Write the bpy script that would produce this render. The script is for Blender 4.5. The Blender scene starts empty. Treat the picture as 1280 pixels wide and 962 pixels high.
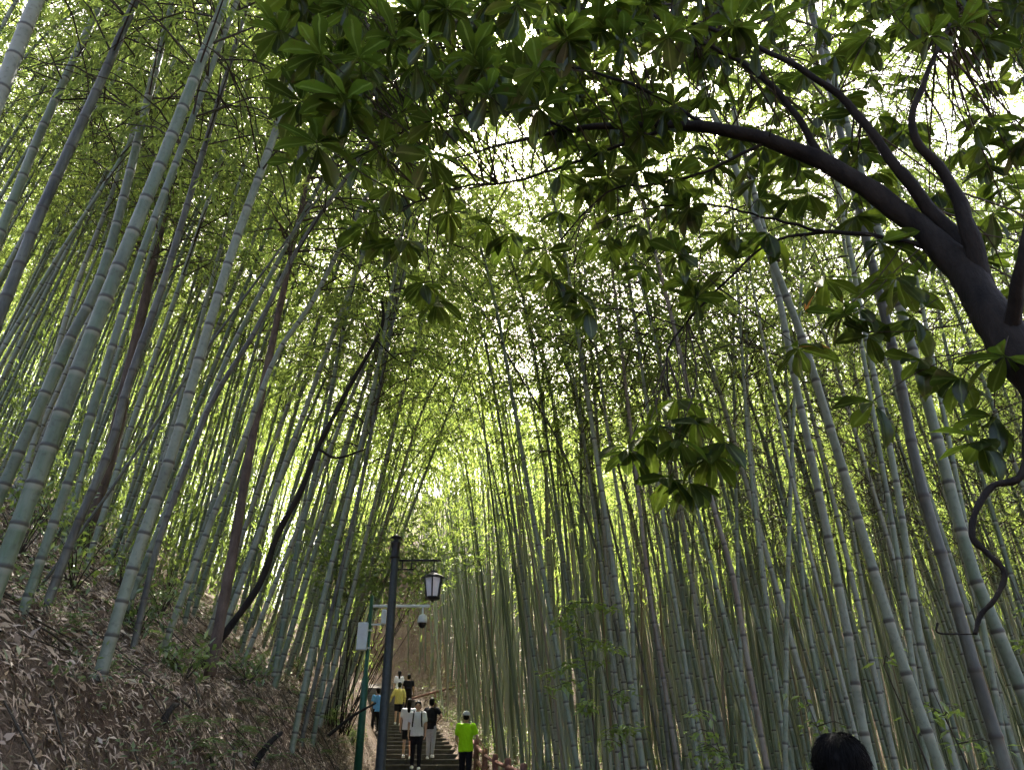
import bpy, math, random
import numpy as np
from mathutils import Vector, Matrix, Quaternion

# ------------------------------------------------------------------ camera, sky, sun, exposure
scene = bpy.context.scene
C = scene.collection
PITCH, FPX, EYE = math.radians(27.0), 950.0, 1.6
cam_d = bpy.data.cameras.new('camera'); cam = bpy.data.objects.new('camera', cam_d); C.objects.link(cam)
cam.location = (0, 0, EYE); cam.rotation_euler = (math.pi / 2 + PITCH, 0, 0)
cam_d.sensor_width = 36.0; cam_d.lens = 36.0 * FPX / 1280.0; cam_d.clip_start = 0.05; cam_d.clip_end = 2000
scene.camera = cam
SUN_EL, SUN_AZ = math.radians(50), math.radians(-3)      # ahead of the camera, high behind the canopy
world = bpy.data.worlds.new('World'); scene.world = world; world.use_nodes = True
wn = world.node_tree.nodes; wl = world.node_tree.links
for n in list(wn): wn.remove(n)
sky = wn.new('ShaderNodeTexSky'); sky.sky_type = 'NISHITA'; sky.sun_disc = False
sky.sun_elevation = SUN_EL; sky.sun_rotation = SUN_AZ
sky.dust_density = 6.0; sky.air_density = 0.7; sky.ozone_density = 0.3
bgn = wn.new('ShaderNodeBackground'); bgn.inputs[1].default_value = 0.15
wo = wn.new('ShaderNodeOutputWorld'); wl.new(sky.outputs[0], bgn.inputs[0]); wl.new(bgn.outputs[0], wo.inputs[0])
sun_d = bpy.data.lights.new('sun', 'SUN'); sun_d.energy = 5.0; sun_d.angle = math.radians(0.6); sun_d.color = (1.0, 0.95, 0.86)
sun = bpy.data.objects.new('sun', sun_d); C.objects.link(sun)
sv = Vector((math.sin(SUN_AZ) * math.cos(SUN_EL), math.cos(SUN_AZ) * math.cos(SUN_EL), math.sin(SUN_EL)))
sun.rotation_euler = sv.to_track_quat('Z', 'Y').to_euler(); sun.location = (0, 20, 40)
vs = scene.view_settings; vs.view_transform = 'Standard'; vs.look = 'None'; vs.exposure = 2.65; vs.gamma = 1.0
vs.use_curve_mapping = False
cy = scene.cycles
cy.max_bounces = 5; cy.diffuse_bounces = 2; cy.glossy_bounces = 1; cy.transmission_bounces = 4; cy.transparent_max_bounces = 4
cy.caustics_reflective = False; cy.caustics_refractive = False; cy.use_denoising = True
cy.use_adaptive_sampling = True; cy.adaptive_threshold = 0.08; cy.sample_clamp_indirect = 8.0

DEBUG = False
R = random.Random(7)
rng = np.random.default_rng(7)
CF = np.array((0, math.cos(PITCH), math.sin(PITCH))); CU = np.array((0, -math.sin(PITCH), math.cos(PITCH)))

def P(px, py, Y):
    """the point on the sight line through photo pixel (px, py) that lies Y metres ahead"""
    d = np.array((1.0, 0, 0)) * (px - 640) / FPX + CU * (481 - py) / FPX + CF
    t = Y / d[1]
    return np.array((0, 0, EYE)) + d * t

def depth(p): return float((np.asarray(p) - np.array((0, 0, EYE))) @ CF)

# ------------------------------------------------------------------ materials
def mat(name):
    m = bpy.data.materials.new(name); m.use_nodes = True
    nt = m.node_tree
    for n in list(nt.nodes): nt.nodes.remove(n)
    return m, nt, nt.nodes, nt.links

def out(nt, shader):
    o = nt.nodes.new('ShaderNodeOutputMaterial'); nt.links.new(shader, o.inputs[0])

def ramp(nt, fac, stops):
    r = nt.nodes.new('ShaderNodeValToRGB'); e = r.color_ramp.elements
    while len(e) > 1: e.remove(e[-1])
    e[0].position = stops[0][0]; e[0].color = (*stops[0][1], 1)
    for p, c in stops[1:]:
        k = e.new(p); k.color = (*c, 1)
    nt.links.new(fac, r.inputs[0]); return r.outputs[0]

def noise(nt, scale, detail=4, coord='Object', rough=.6, vscale=None):
    tc = nt.nodes.new('ShaderNodeTexCoord'); n = nt.nodes.new('ShaderNodeTexNoise')
    n.inputs['Scale'].default_value = scale; n.inputs['Detail'].default_value = detail; n.inputs['Roughness'].default_value = rough
    src = nt.nodes.new('ShaderNodeNewGeometry').outputs['Position'] if coord == 'Position' else tc.outputs[coord]
    if vscale:
        mp = nt.nodes.new('ShaderNodeMapping'); mp.inputs['Scale'].default_value = vscale
        nt.links.new(src, mp.inputs[0]); src = mp.outputs[0]
    nt.links.new(src, n.inputs['Vector']); return n.outputs[0]

def mixc(nt, fac, a, b, mode='MIX'):
    m = nt.nodes.new('ShaderNodeMix'); m.data_type = 'RGBA'; m.blend_type = mode
    for s, v in ((m.inputs[0], fac), (m.inputs[6], a), (m.inputs[7], b)):
        if hasattr(v, 'links') or hasattr(v, 'is_output'): nt.links.new(v, s)
        elif isinstance(v, tuple): s.default_value = (*v, 1)
        else: s.default_value = v
    return m.outputs[2]

def bump(nt, h, strength=.4, dist=.02):
    b = nt.nodes.new('ShaderNodeBump'); b.inputs['Strength'].default_value = strength; b.inputs['Distance'].default_value = dist
    nt.links.new(h, b.inputs['Height']); return b.outputs[0]

def pbr(nt, col, rough=.7, normal=None, spec=.3, metal=0):
    p = nt.nodes.new('ShaderNodeBsdfPrincipled'); p.inputs['Roughness'].default_value = rough
    p.inputs['Specular IOR Level'].default_value = spec; p.inputs['Metallic'].default_value = metal
    if isinstance(col, tuple): p.inputs['Base Color'].default_value = (*col, 1)
    else: nt.links.new(col, p.inputs['Base Color'])
    if normal is not None: nt.links.new(normal, p.inputs['Normal'])
    return p.outputs[0]

def leaf_mat(name, dcol, tcol, tfac=.5, gloss=.05, grough=.35, var=.5, veins=False):
    m, nt, N, L = mat(name)
    g = N.new('ShaderNodeNewGeometry'); oi = N.new('ShaderNodeObjectInfo')
    add = N.new('ShaderNodeMath'); add.operation = 'ADD'; L.new(g.outputs['Random Per Island'], add.inputs[0]); L.new(oi.outputs['Random'], add.inputs[1])
    half = N.new('ShaderNodeMath'); half.operation = 'MULTIPLY'; half.inputs[1].default_value = .5; L.new(add.outputs[0], half.inputs[0])
    def vary(c):
        lo = tuple(v * (1 - var) for v in c); hi = (c[0] * (1 + var * 1.1), c[1] * (1 + var * .7), c[2] * (1 + var * .4))
        return ramp(nt, half.outputs[0], ((.05, lo), (.5, c), (.95, hi)))
    dc, tc_ = vary(dcol), vary(tcol)
    if veins:
        at = N.new('ShaderNodeAttribute'); at.attribute_name = 'mid'
        rib = ramp(nt, at.outputs['Fac'], ((.82, (0, 0, 0)), (.95, (.8, .8, .8))))
        spot = ramp(nt, noise(nt, 26, 4, 'Position', .7), ((.6, (0, 0, 0)), (.68, (.8, .8, .8))))
        blot = ramp(nt, noise(nt, 6, 3, 'Position', .6), ((.3, (.6, .6, .6)), (.7, (1.35, 1.3, 1.2))))
        dc = mixc(nt, spot, mixc(nt, 1.0, mixc(nt, rib, dc, (.09, .12, .035)), blot, 'MULTIPLY'), (.05, .035, .012))
        tc_ = mixc(nt, spot, mixc(nt, 1.0, mixc(nt, rib, tc_, (.2, .28, .06)), blot, 'MULTIPLY'), (.10, .07, .015))
    d = N.new('ShaderNodeBsdfDiffuse'); L.new(dc, d.inputs[0])
    t = N.new('ShaderNodeBsdfTranslucent'); L.new(tc_, t.inputs[0])
    mx = N.new('ShaderNodeMixShader'); mx.inputs[0].default_value = tfac; L.new(d.outputs[0], mx.inputs[1]); L.new(t.outputs[0], mx.inputs[2])
    gl = N.new('ShaderNodeBsdfGlossy'); gl.inputs['Roughness'].default_value = grough; gl.inputs[0].default_value = (.85, .88, .72, 1)
    m2 = N.new('ShaderNodeMixShader'); m2.inputs[0].default_value = gloss; L.new(mx.outputs[0], m2.inputs[1]); L.new(gl.outputs[0], m2.inputs[2])
    out(nt, m2.outputs[0]); return m

M = {}
M['bleaf'] = leaf_mat('bamboo_leaf', (.07, .105, .03), (.31, .415, .088), .60, .02, .4, .4)
M['broad'] = leaf_mat('broad_leaf', (.017, .029, .008), (.10, .165, .015), .42, .03, .3, .75, True)
M['shrubleaf'] = leaf_mat('shrub_leaf', (.06, .10, .035), (.20, .30, .05), .4, .09, .3, .5)
M['sapleaf'] = leaf_mat('sapling_leaf', (.13, .19, .05), (.32, .45, .08), .45, .06, .4, .35)
M['fern'] = leaf_mat('fern_leaf', (.07, .11, .05), (.20, .28, .07), .4, .06, .4, .3)
M['deadleaf'] = leaf_mat('orange_leaf', (.30, .14, .03), (.5, .22, .04), .45, .04, .4, .3)

def culm_mat(name, cols, ringcol):
    m, nt, N, L = mat(name)
    oi = N.new('ShaderNodeObjectInfo')
    base = ramp(nt, oi.outputs['Random'], cols)
    n1 = noise(nt, 3.0, 4, 'Object', .6, (4, 4, .8)); n2 = noise(nt, 30, 3)
    c = mixc(nt, ramp(nt, n1, ((.35, (0, 0, 0)), (.7, (1, 1, 1)))), base, mixc(nt, .6, base, (.21, .22, .165)))
    c = mixc(nt, ramp(nt, n2, ((.52, (0, 0, 0)), (.72, (.8, .8, .8)))), c, mixc(nt, .6, c, (.045, .045, .03)))
    n3 = noise(nt, 1.3, 5, 'Position', .7)
    c = mixc(nt, ramp(nt, n3, ((.5, (0, 0, 0)), (.68, (.75, .75, .75)))), c, mixc(nt, .65, c, (.04, .038, .028)))
    at = N.new('ShaderNodeAttribute'); at.attribute_name = 'ring'
    c = mixc(nt, at.outputs['Fac'], c, ringcol)
    at2 = N.new('ShaderNodeAttribute'); at2.attribute_name = 'scar'
    c = mixc(nt, at2.outputs['Fac'], c, (.045, .04, .03))
    out(nt, pbr(nt, c, .5, bump(nt, n2, .12, .004), .3)); return m
M['culm'] = culm_mat('bamboo_culm', ((0, (.06, .092, .045)), (.35, (.105, .14, .078)), (.7, (.165, .188, .125)), (.9, (.205, .215, .155)), (1, (.15, .13, .08))), (.28, .29, .22))
M['culm_dark'] = culm_mat('old_dark_culm', ((0, (.025, .028, .018)), (1, (.038, .034, .024))), (.09, .088, .066))
M['culm_red'] = culm_mat('brownish_culm', ((0, (.11, .08, .055)), (1, (.13, .09, .06))), (.2, .18, .14))
m, nt, N, L = mat('distant_culm')
g = N.new('ShaderNodeNewGeometry')
out(nt, pbr(nt, ramp(nt, g.outputs['Random Per Island'], ((0, (.06, .08, .042)), (.35, (.15, .175, .115)), (.75, (.29, .305, .235)), (1, (.16, .12, .085)))), .5)); M['farculm'] = m

def bark(name, a, b, sc=14):
    m, nt, N, L = mat(name)
    n = noise(nt, sc, 6, 'Object', .65, (1, 1, .35))
    out(nt, pbr(nt, ramp(nt, n, ((.3, a), (.7, b))), .85, bump(nt, n, .8, .02), .2)); return m
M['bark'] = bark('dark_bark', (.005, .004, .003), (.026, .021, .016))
M['twig'] = bark('twig_bark', (.03, .025, .018), (.08, .065, .045), 30)
M['redbark'] = bark('red_brown_bark', (.045, .032, .025), (.14, .105, .08))

m, nt, N, L = mat('ground_litter')
a = noise(nt, 1.2, 6, 'Position'); b = noise(nt, 22, 8, 'Position', .7); c3 = noise(nt, 70, 4, 'Position', .7)
col = ramp(nt, b, ((.3, (.035, .024, .016)), (.5, (.12, .085, .056)), (.72, (.24, .18, .125))))
col = mixc(nt, ramp(nt, a, ((.42, (0, 0, 0)), (.58, (.9, .9, .9)))), col, (.075, .045, .028))
col = mixc(nt, ramp(nt, c3, ((.5, (0, 0, 0)), (.7, (.6, .6, .6)))), col, (.2, .15, .11))
out(nt, pbr(nt, col, .9, bump(nt, b, 1.0, .06), .15)); M['ground'] = m

m, nt, N, L = mat('dead_leaves')
g = N.new('ShaderNodeNewGeometry')
d = N.new('ShaderNodeBsdfPrincipled'); d.inputs['Roughness'].default_value = .6; d.inputs['Specular IOR Level'].default_value = .3
L.new(ramp(nt, g.outputs['Random Per Island'], ((0, (.10, .066, .042)), (.35, (.26, .19, .125)), (.7, (.38, .29, .20)), (.94, (.50, .40, .30)), (.97, (.14, .16, .08)))), d.inputs[0])
out(nt, d.outputs[0]); M['litter'] = m

def stone(name, a, b, sc=6, bs=.4):
    m, nt, N, L = mat(name)
    n = noise(nt, sc, 8, 'Position', .65); k = noise(nt, 60, 4, 'Position'); w = noise(nt, .9, 4, 'Position')
    c = ramp(nt, n, ((.3, a), (.7, b)))
    c = mixc(nt, ramp(nt, k, ((.45, (0, 0, 0)), (.7, (.5, .5, .5)))), c, tuple(v * .5 for v in a))
    c = mixc(nt, ramp(nt, w, ((.45, (0, 0, 0)), (.62, (.6, .6, .6)))), c, (.06, .05, .035))
    out(nt, pbr(nt, c, .9, bump(nt, n, bs, .02), .12)); return m
M['stone'] = stone('step_stone', (.045, .042, .036), (.10, .093, .08))
M['bed'] = stone('path_bed', (.05, .04, .03), (.09, .075, .06))
M['railing'] = stone('railing_red_brown', (.16, .075, .06), (.27, .14, .11), 9, .3)

def plain(name, col, rough=.6, metal=0, spec=.4, nz=.25, sc=18):
    m, nt, N, L = mat(name)
    n = noise(nt, sc, 5)
    c = ramp(nt, n, ((.3, tuple(v * (1 - nz) for v in col)), (.7, tuple(min(1, v * (1 + nz)) for v in col))))
    out(nt, pbr(nt, c, rough, bump(nt, n, .15, .01), spec, metal)); return m
M['post'] = plain('lamp_post_paint', (.035, .042, .04), .5, .2)
M['black'] = plain('black_iron', (.012, .012, .013), .45)
M['frost'] = plain('frosted_glass', (.75, .74, .74), .35, 0, .5, .06)
M['green'] = plain('green_pole_paint', (.015, .085, .045), .45)
M['white'] = plain('white_enclosure', (.62, .66, .64), .45, 0, .4, .08)
M['dome'] = plain('smoked_dome', (.008, .008, .01), .12, 0, .5, .05)
M['skin'] = plain('skin', (.42, .26, .18), .55, 0, .35, .08)
M['hair'] = plain('black_hair', (.005, .0045, .004), .55, 0, .08, .3, 60)
M['shoe'] = plain('white_shoe', (.72, .72, .70), .6, 0, .3, .08)
def cloth(name, col, nz=.12):
    m, nt, N, L = mat(name)
    n = noise(nt, 7, 3, 'Object', .5, (1.6, 1.6, .7)); k = noise(nt, 40, 3)
    c = ramp(nt, k, ((.3, tuple(v * (1 - nz) for v in col)), (.7, tuple(min(1, v * (1 + nz)) for v in col))))
    out(nt, pbr(nt, c, .9, bump(nt, n, 1.0, .05), .1)); return m
M['neon'] = cloth('neon_fabric', (.34, .70, .012), .06)
M['wht'] = cloth('white_fabric', (.72, .71, .78), .06)
M['blk'] = cloth('black_fabric', (.012, .012, .016))
M['navy'] = cloth('navy_fabric', (.015, .017, .03))
M['gry'] = cloth('grey_fabric', (.30, .30, .33))
M['ylw'] = cloth('yellow_fabric', (.62, .52, .16), .08)
M['blu'] = cloth('blue_fabric', (.12, .32, .68), .1)
M['capgrey'] = cloth('grey_cap_fabric', (.42, .44, .46))

# ------------------------------------------------------------------ mesh helpers
def mesh_np(name, V, F, mats, attrs=None, smooth=True):
    """V Nx3, F list of (Mx k) arrays"""
    me = bpy.data.meshes.new(name)
    V = np.asarray(V, np.float32)
    if not isinstance(F, list): F = [F]
    F = [np.asarray(f, np.int32) for f in F if len(f)]
    nl = sum(f.size for f in F); npg = sum(len(f) for f in F)
    me.vertices.add(len(V)); me.vertices.foreach_set('co', V.ravel())
    me.loops.add(nl); me.loops.foreach_set('vertex_index', np.concatenate([f.ravel() for f in F]))
    me.polygons.add(npg)
    tot = np.concatenate([np.full(len(f), f.shape[1], np.int32) for f in F])
    st = np.concatenate(([0], np.cumsum(tot)[:-1])).astype(np.int32)
    me.polygons.foreach_set('loop_start', st)
    me.polygons.foreach_set('use_smooth', np.full(npg, smooth, bool))
    if attrs:
        for k, a in attrs.items():
            at = me.attributes.new(k, 'FLOAT', 'POINT'); at.data.foreach_set('value', np.asarray(a, np.float32))
    me.update(calc_edges=True); me.validate()
    me.materials.append(mats)
    return me

class MB:
    def __init__(s): s.V = []; s.F4 = []; s.F3 = []; s.n = 0; s.A = {}
    def add(s, V, F4=None, F3=None):
        V = np.asarray(V, float).reshape(-1, 3); s.V.append(V)
        if F4 is not None and len(F4): s.F4.append(np.asarray(F4, int) + s.n)
        if F3 is not None and len(F3): s.F3.append(np.asarray(F3, int) + s.n)
        s.n += len(V)
    def tube(s, pts, rad, k=8, cap=True):
        pts = np.asarray(pts, float); n = len(pts); rad = np.broadcast_to(np.asarray(rad, float), (n,))
        V = rings(pts, rad, k); i = np.arange(n - 1)[:, None] * k; j = np.arange(k)[None]; j2 = (j + 1) % k
        F = np.stack((i + j, i + j2, i + k + j2, i + k + j), -1).reshape(-1, 4)
        V = V.reshape(-1, 3)
        if cap:
            V = np.vstack((V, pts[0], pts[-1])); a = n * k
            jj = np.arange(k); j3 = (jj + 1) % k
            T = np.vstack((np.stack((np.full(k, a), j3, jj), 1), np.stack((np.full(k, a + 1), (n - 1) * k + jj, (n - 1) * k + j3), 1)))
            s.add(V, F, T)
        else: s.add(V, F)
    def box(s, c, size, rz=0, bev=0.0, rot=None):
        hx, hy, hz = (v / 2 for v in size)
        b = min(bev, hx * .8, hy * .8, hz * .8)
        if b <= 0:
            v = np.array([(x, y, z) for z in (-hz, hz) for x, y in ((-hx, -hy), (hx, -hy), (hx, hy), (-hx, hy))])
            f = [(3, 2, 1, 0), (4, 5, 6, 7), (0, 1, 5, 4), (1, 2, 6, 5), (2, 3, 7, 6), (3, 0, 4, 7)]
        else:
            v = []
            for z, q in ((-hz, b), (-hz + b, 0), (hz - b, 0), (hz, b)):
                for x, y in ((-hx + q, -hy + q), (hx - q, -hy + q), (hx - q, hy - q), (-hx + q, hy - q)): v.append((x, y, z))
            v = np.array(v); f = [(3, 2, 1, 0), (12, 13, 14, 15)]
            for r in range(3):
                for j in range(4): f.append((r * 4 + j, r * 4 + (j + 1) % 4, r * 4 + 4 + (j + 1) % 4, r * 4 + 4 + j))
        if rot is not None: v = v @ np.array(rot).T
        cs, sn = math.cos(rz), math.sin(rz)
        v = np.stack((v[:, 0] * cs - v[:, 1] * sn, v[:, 0] * sn + v[:, 1] * cs, v[:, 2]), 1) + np.asarray(c)
        s.add(v, f)
    def lathe(s, prof, c=(0, 0, 0), k=16):
        pts = [(c[0], c[1], c[2] + z) for r, z in prof]
        n = len(prof); a = np.linspace(0, 2 * math.pi, k, endpoint=False)
        V = np.array([[(c[0] + r * math.cos(t), c[1] + r * math.sin(t), c[2] + z) for t in a] for r, z in prof]).reshape(-1, 3)
        i = np.arange(n - 1)[:, None] * k; j = np.arange(k)[None]; j2 = (j + 1) % k
        s.add(V, np.stack((i + j, i + j2, i + k + j2, i + k + j), -1).reshape(-1, 4))
    def mesh(s, name, m, smooth=True, attrs=None):
        F = []
        if s.F4: F.append(np.vstack(s.F4))
        if s.F3: F.append(np.vstack(s.F3))
        return mesh_np(name, np.vstack(s.V), F, m, attrs, smooth)
    def build(s, name, m, parent=None, smooth=True):
        return ob(name, s.mesh(name, m, smooth), parent)

def rings(pts, rad, k):
    n = len(pts)
    T = np.gradient(pts, axis=0); T /= np.linalg.norm(T, axis=1, keepdims=True) + 1e-12
    ref = np.array((1.0, 0, 0)) if abs(T[0, 0]) < .8 else np.array((0, 1.0, 0))
    U = np.zeros_like(pts); u = ref
    for i in range(n):
        u = u - T[i] * (u @ T[i]); u = u / (np.linalg.norm(u) + 1e-12); U[i] = u
    W = np.cross(T, U); a = np.linspace(0, 2 * math.pi, k, endpoint=False)
    return pts[:, None] + rad[:, None, None] * (np.cos(a)[None, :, None] * U[:, None] + np.sin(a)[None, :, None] * W[:, None])

def ob(name, data, parent=None, world=None):
    """an object; with a parent, the mesh is in world coordinates and is shifted to the parent's base"""
    o = bpy.data.objects.new(name, data); C.objects.link(o)
    if parent is not None: o.parent = parent
    if world is not None:
        o.matrix_basis = (Matrix.Translation(-parent.location) @ world) if parent is not None and parent.parent is None else world
    return o

def tag(o, label=None, cat=None, group=None, kind=None):
    if label: o['label'] = label
    if cat: o['category'] = cat
    if group: o['group'] = group
    if kind: o['kind'] = kind
    return o

def root(name, loc, label, cat, group=None):
    o = bpy.data.objects.new(name, None); C.objects.link(o); o.location = loc; o.empty_display_size = .2
    return tag(o, label, cat, group)

def smooth_path(pts, n):
    """Catmull-Rom through pts, n samples evenly along it"""
    p = np.asarray(pts, float)
    if len(p) == 2: return p[0] + (p[1] - p[0]) * np.linspace(0, 1, n)[:, None]
    q = np.vstack((2 * p[0] - p[1], p, 2 * p[-1] - p[-2])); res = []
    for i in range(1, len(q) - 2):
        t = np.linspace(0, 1, 16, endpoint=False)[:, None]
        a, b, c, d = q[i - 1], q[i], q[i + 1], q[i + 2]
        res.append(.5 * ((2 * b) + (c - a) * t + (2 * a - 5 * b + 4 * c - d) * t ** 2 + (3 * b - a - 3 * c + d) * t ** 3))
    res = np.vstack(res + [p[-1:]])
    s = np.concatenate(([0], np.cumsum(np.linalg.norm(np.diff(res, axis=0), axis=1))))
    t = np.linspace(0, s[-1], n)
    return np.stack([np.interp(t, s, res[:, i]) for i in range(3)], 1)

def leaves_np(pos, dirs, nrm, length, width, fold=.0):
    """rhombic leaf blades, one quad each"""
    d = dirs / (np.linalg.norm(dirs, axis=1, keepdims=True) + 1e-9)
    s = np.cross(d, nrm); s /= np.linalg.norm(s, axis=1, keepdims=True) + 1e-9
    up = np.cross(s, d)
    l = length[:, None]; w = width[:, None]
    V = np.stack((pos, pos + d * l * .38 + s * w * .5 + up * w * fold, pos + d * l - up * l * .08, pos + d * l * .38 - s * w * .5 + up * w * fold), 1)
    return V.reshape(-1, 3), np.arange(len(pos) * 4).reshape(-1, 4)

# ------------------------------------------------------------------ terrain
XC = np.array([(-60, .2), (-5, .2), (0, .1), (8, -.25), (14, -.95), (20, -1.95), (26, -2.9), (34, -4.4), (45, -6.8), (60, -11.5), (200, -60)])
def xc(y):
    y = np.asarray(y, float); o = [-1.2, 0, 1.2]
    return sum(np.interp(y + k, XC[:, 0], XC[:, 1]) for k in o) / 3
HW = 1.25
def zp(y): return np.interp(y, (-60, 0, 20, 34, 60, 200), (-2.5, 0, 1.28, 3.38, 8.4, 20))
def vn(x, y, s, seed):
    """cheap smooth noise"""
    v = 0
    for i in range(4):
        a = seed * 1.7 + i * 2.4; f = (1.0 + .9 * i) / s
        v = v + np.sin((x * math.cos(a) + y * math.sin(a)) * f + seed * 3 + i) * np.cos((x * math.sin(a + 1) - y * math.cos(a + 1)) * f * .8 + i * 2) / (1 + .6 * i)
    return v / 2.2
def sst(x, a, b):
    t = np.clip((x - a) / (b - a), 0, 1); return t * t * (3 - 2 * t)
def H(x, y):
    x = np.asarray(x, float); y = np.asarray(y, float)
    c = xc(y); s = (c - HW) - x; r = x - (c + HW); z = zp(y)
    left = np.interp(s, (-1, 0, .15, 1.3, 2.9, 8, 30, 150), (0, 0, .22, 1.75, 2.85, 5.8, 17, 60))
    left = left + np.where(s > .2, (vn(x, y, .9, 3) * .2 + vn(x, y, .32, 5) * .11) * np.clip(s, 0, 1), 0)
    right = np.interp(r, (-1, 0, .4, 4, 14, 40, 150), (0, -.02, -.08, -.9, -1.2, 1.0, 25)) + vn(x, y, 1.5, 9) * .1 * np.clip(r, 0, 1)
    hill = np.interp(y, (37, 39, 50, 66, 120), (0, .9, 6.6, 13, 30)) * sst(r, 0.1, 1.6)
    return z + np.where(s > 0, left, 0) + np.where(r > 0, right + hill, 0) - .16 * ((s <= 0) & (r <= 0))
def H1(x, y): return float(H(x, y))
def grow(a, b, first, f):
    o = [a]; d = first
    while abs(o[-1] - a) < abs(b - a): o.append(o[-1] + math.copysign(d, b - a)); d *= f
    return o
xs = np.array(sorted(set(grow(-10, -160, .25, 1.14) + list(np.arange(-9.85, 5, .15)) + grow(5, 160, .2, 1.14))))
ys = np.array(sorted(set(grow(1.5, -60, .2, 1.2) + list(np.arange(1.7, 26, .2)) + list(np.arange(26, 52, .5)) + grow(52, 190, .6, 1.12))))
gx, gy = np.meshgrid(xs, ys); gz = H(gx, gy)
nx, ny = len(xs), len(ys)
i = np.arange(ny - 1)[:, None] * nx; j = np.arange(nx - 1)[None]
tag(ob('ground', mesh_np('ground', np.stack((gx, gy, gz), -1).reshape(-1, 3), np.stack((i + j, i + j + 1, i + nx + j + 1, i + nx + j), -1).reshape(-1, 4), M['ground'])), kind='structure')

# stepped stone path: slabs on a bed
bed = MB(); yy = np.arange(-4, 52, .5)
V = []
for y in yy:
    c = float(xc(y)); z = float(zp(y)) - .155
    V += [(c - HW - .04, y, z), (c + HW + .04, y, z)]
k = np.arange(len(yy) - 1)[:, None] * 2
bed.add(V, np.hstack((k, k + 1, k + 3, k + 2)))
path = tag(bed.build('path', M['bed']), kind='structure')
RISE = .15
def y_at(h): return float(np.interp(h, (-2.5, 0, 1.28, 3.38, 8.4), (-60, 0, 20, 34, 60)))
def zstep(y): return math.floor(float(zp(y)) / RISE) * RISE
for kk in range(-1, 41):
    y0, y1 = y_at(kk * RISE), y_at((kk + 1) * RISE) + .06
    ym = (y0 + y1) / 2; rz = -math.atan2(float(xc(y1) - xc(y0)), y1 - y0)
    cuts = [-HW, -HW * .35 + R.uniform(-.15, .15), HW * .36 + R.uniform(-.15, .15), HW]
    for a, b in zip(cuts, cuts[1:]):
        w = b - a - .014; m0 = (a + b) / 2
        q = MB(); q.box((0, 0, 0), (w, y1 - y0, .2), 0, .018)
        o = q.build('step_stone', M['stone'], path, False)
        o.location = (float(xc(ym)) + m0 * math.cos(rz), ym + m0 * math.sin(rz), kk * RISE - .1 + R.uniform(-.006, .006))
        o.rotation_euler = (R.uniform(-.003, .003), R.uniform(-.004, .004), rz)

# ------------------------------------------------------------------ litter on the banks
def litter(name, n, xr, yr, size, keep, label):
    x = rng.uniform(*xr, n); y = rng.uniform(*yr, n); k = keep(x, y); x, y = x[k], y[k]; n = len(x)
    e = .05; z = H(x, y)
    nr = np.stack((-(H(x + e, y) - z) / e, -(H(x, y + e) - z) / e, np.ones(n)), 1); nr /= np.linalg.norm(nr, axis=1, keepdims=True)
    dr = rng.normal(size=(n, 3)); dr -= nr * (dr * nr).sum(1, keepdims=True) * .75; dr[:, 2] -= .25
    n2 = nr + rng.normal(size=(n, 3)) * .45
    pt = vn(x, y, .55, 4) + vn(x, y, .2, 8) * .6; kk = pt + rng.normal(size=n) * .2 < 1.0
    x, y, z, nr, dr, n2 = (q[kk] for q in (x, y, z, nr, dr, n2)); n = len(x)
    ln = rng.uniform(*size, n); br = rng.random(n) < .1
    wd = np.where(br, ln * rng.uniform(.3, .45, n), ln * rng.uniform(.1, .16, n))
    V, F = leaves_np(np.stack((x, y, z + rng.uniform(.005, .05, n)), 1), dr, n2, ln, wd, .25)
    return tag(ob(name, mesh_np(name, V, F, M['litter'])), label, 'leaf litter', kind='stuff')
litter('fallen_leaves', 270000, (-9, -1), (2, 26), (.03, .11), lambda x, y: ((xc(y) - HW) - x > .02) & (rng.random(len(x)) < np.clip(9 / y, .15, 1)), 'brown fallen leaves carpeting the steep bank')
litter('leaf_litter', 26000, (-9, 9), (8, 52), (.12, .26), lambda x, y: (x - (xc(y) + HW) > .0), 'brown leaf litter under the dense stand')

litter('hill_litter', 14000, (-9, 3), (36.5, 58), (.16, .36), lambda x, y: (x - (xc(y) + HW) > .0), 'brown leaf litter on the slope behind the walkers')
tq = MB()
for _ in range(420):
    y = R.uniform(2.5, 16); x = float(xc(y)) - HW - R.uniform(.1, 5.5); a = R.uniform(0, 6.28); ln = R.uniform(.15, .9)
    p0 = np.array((x, y, H1(x, y) + .03)); x2, y2 = x + math.cos(a) * ln, y + math.sin(a) * ln
    p1 = np.array((x2, y2, H1(x2, y2) + R.uniform(.02, .12))); md = (p0 + p1) / 2 + (0, 0, R.uniform(0, .04))
    tq.tube(np.array((p0, md, p1)), np.array((1, .8, .5)) * R.choice((.004, .006, .01)), 4)
tag(tq.build('fallen_twigs', M['twig']), 'thin fallen twigs scattered over the leafy bank', 'twigs', kind='stuff')

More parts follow.
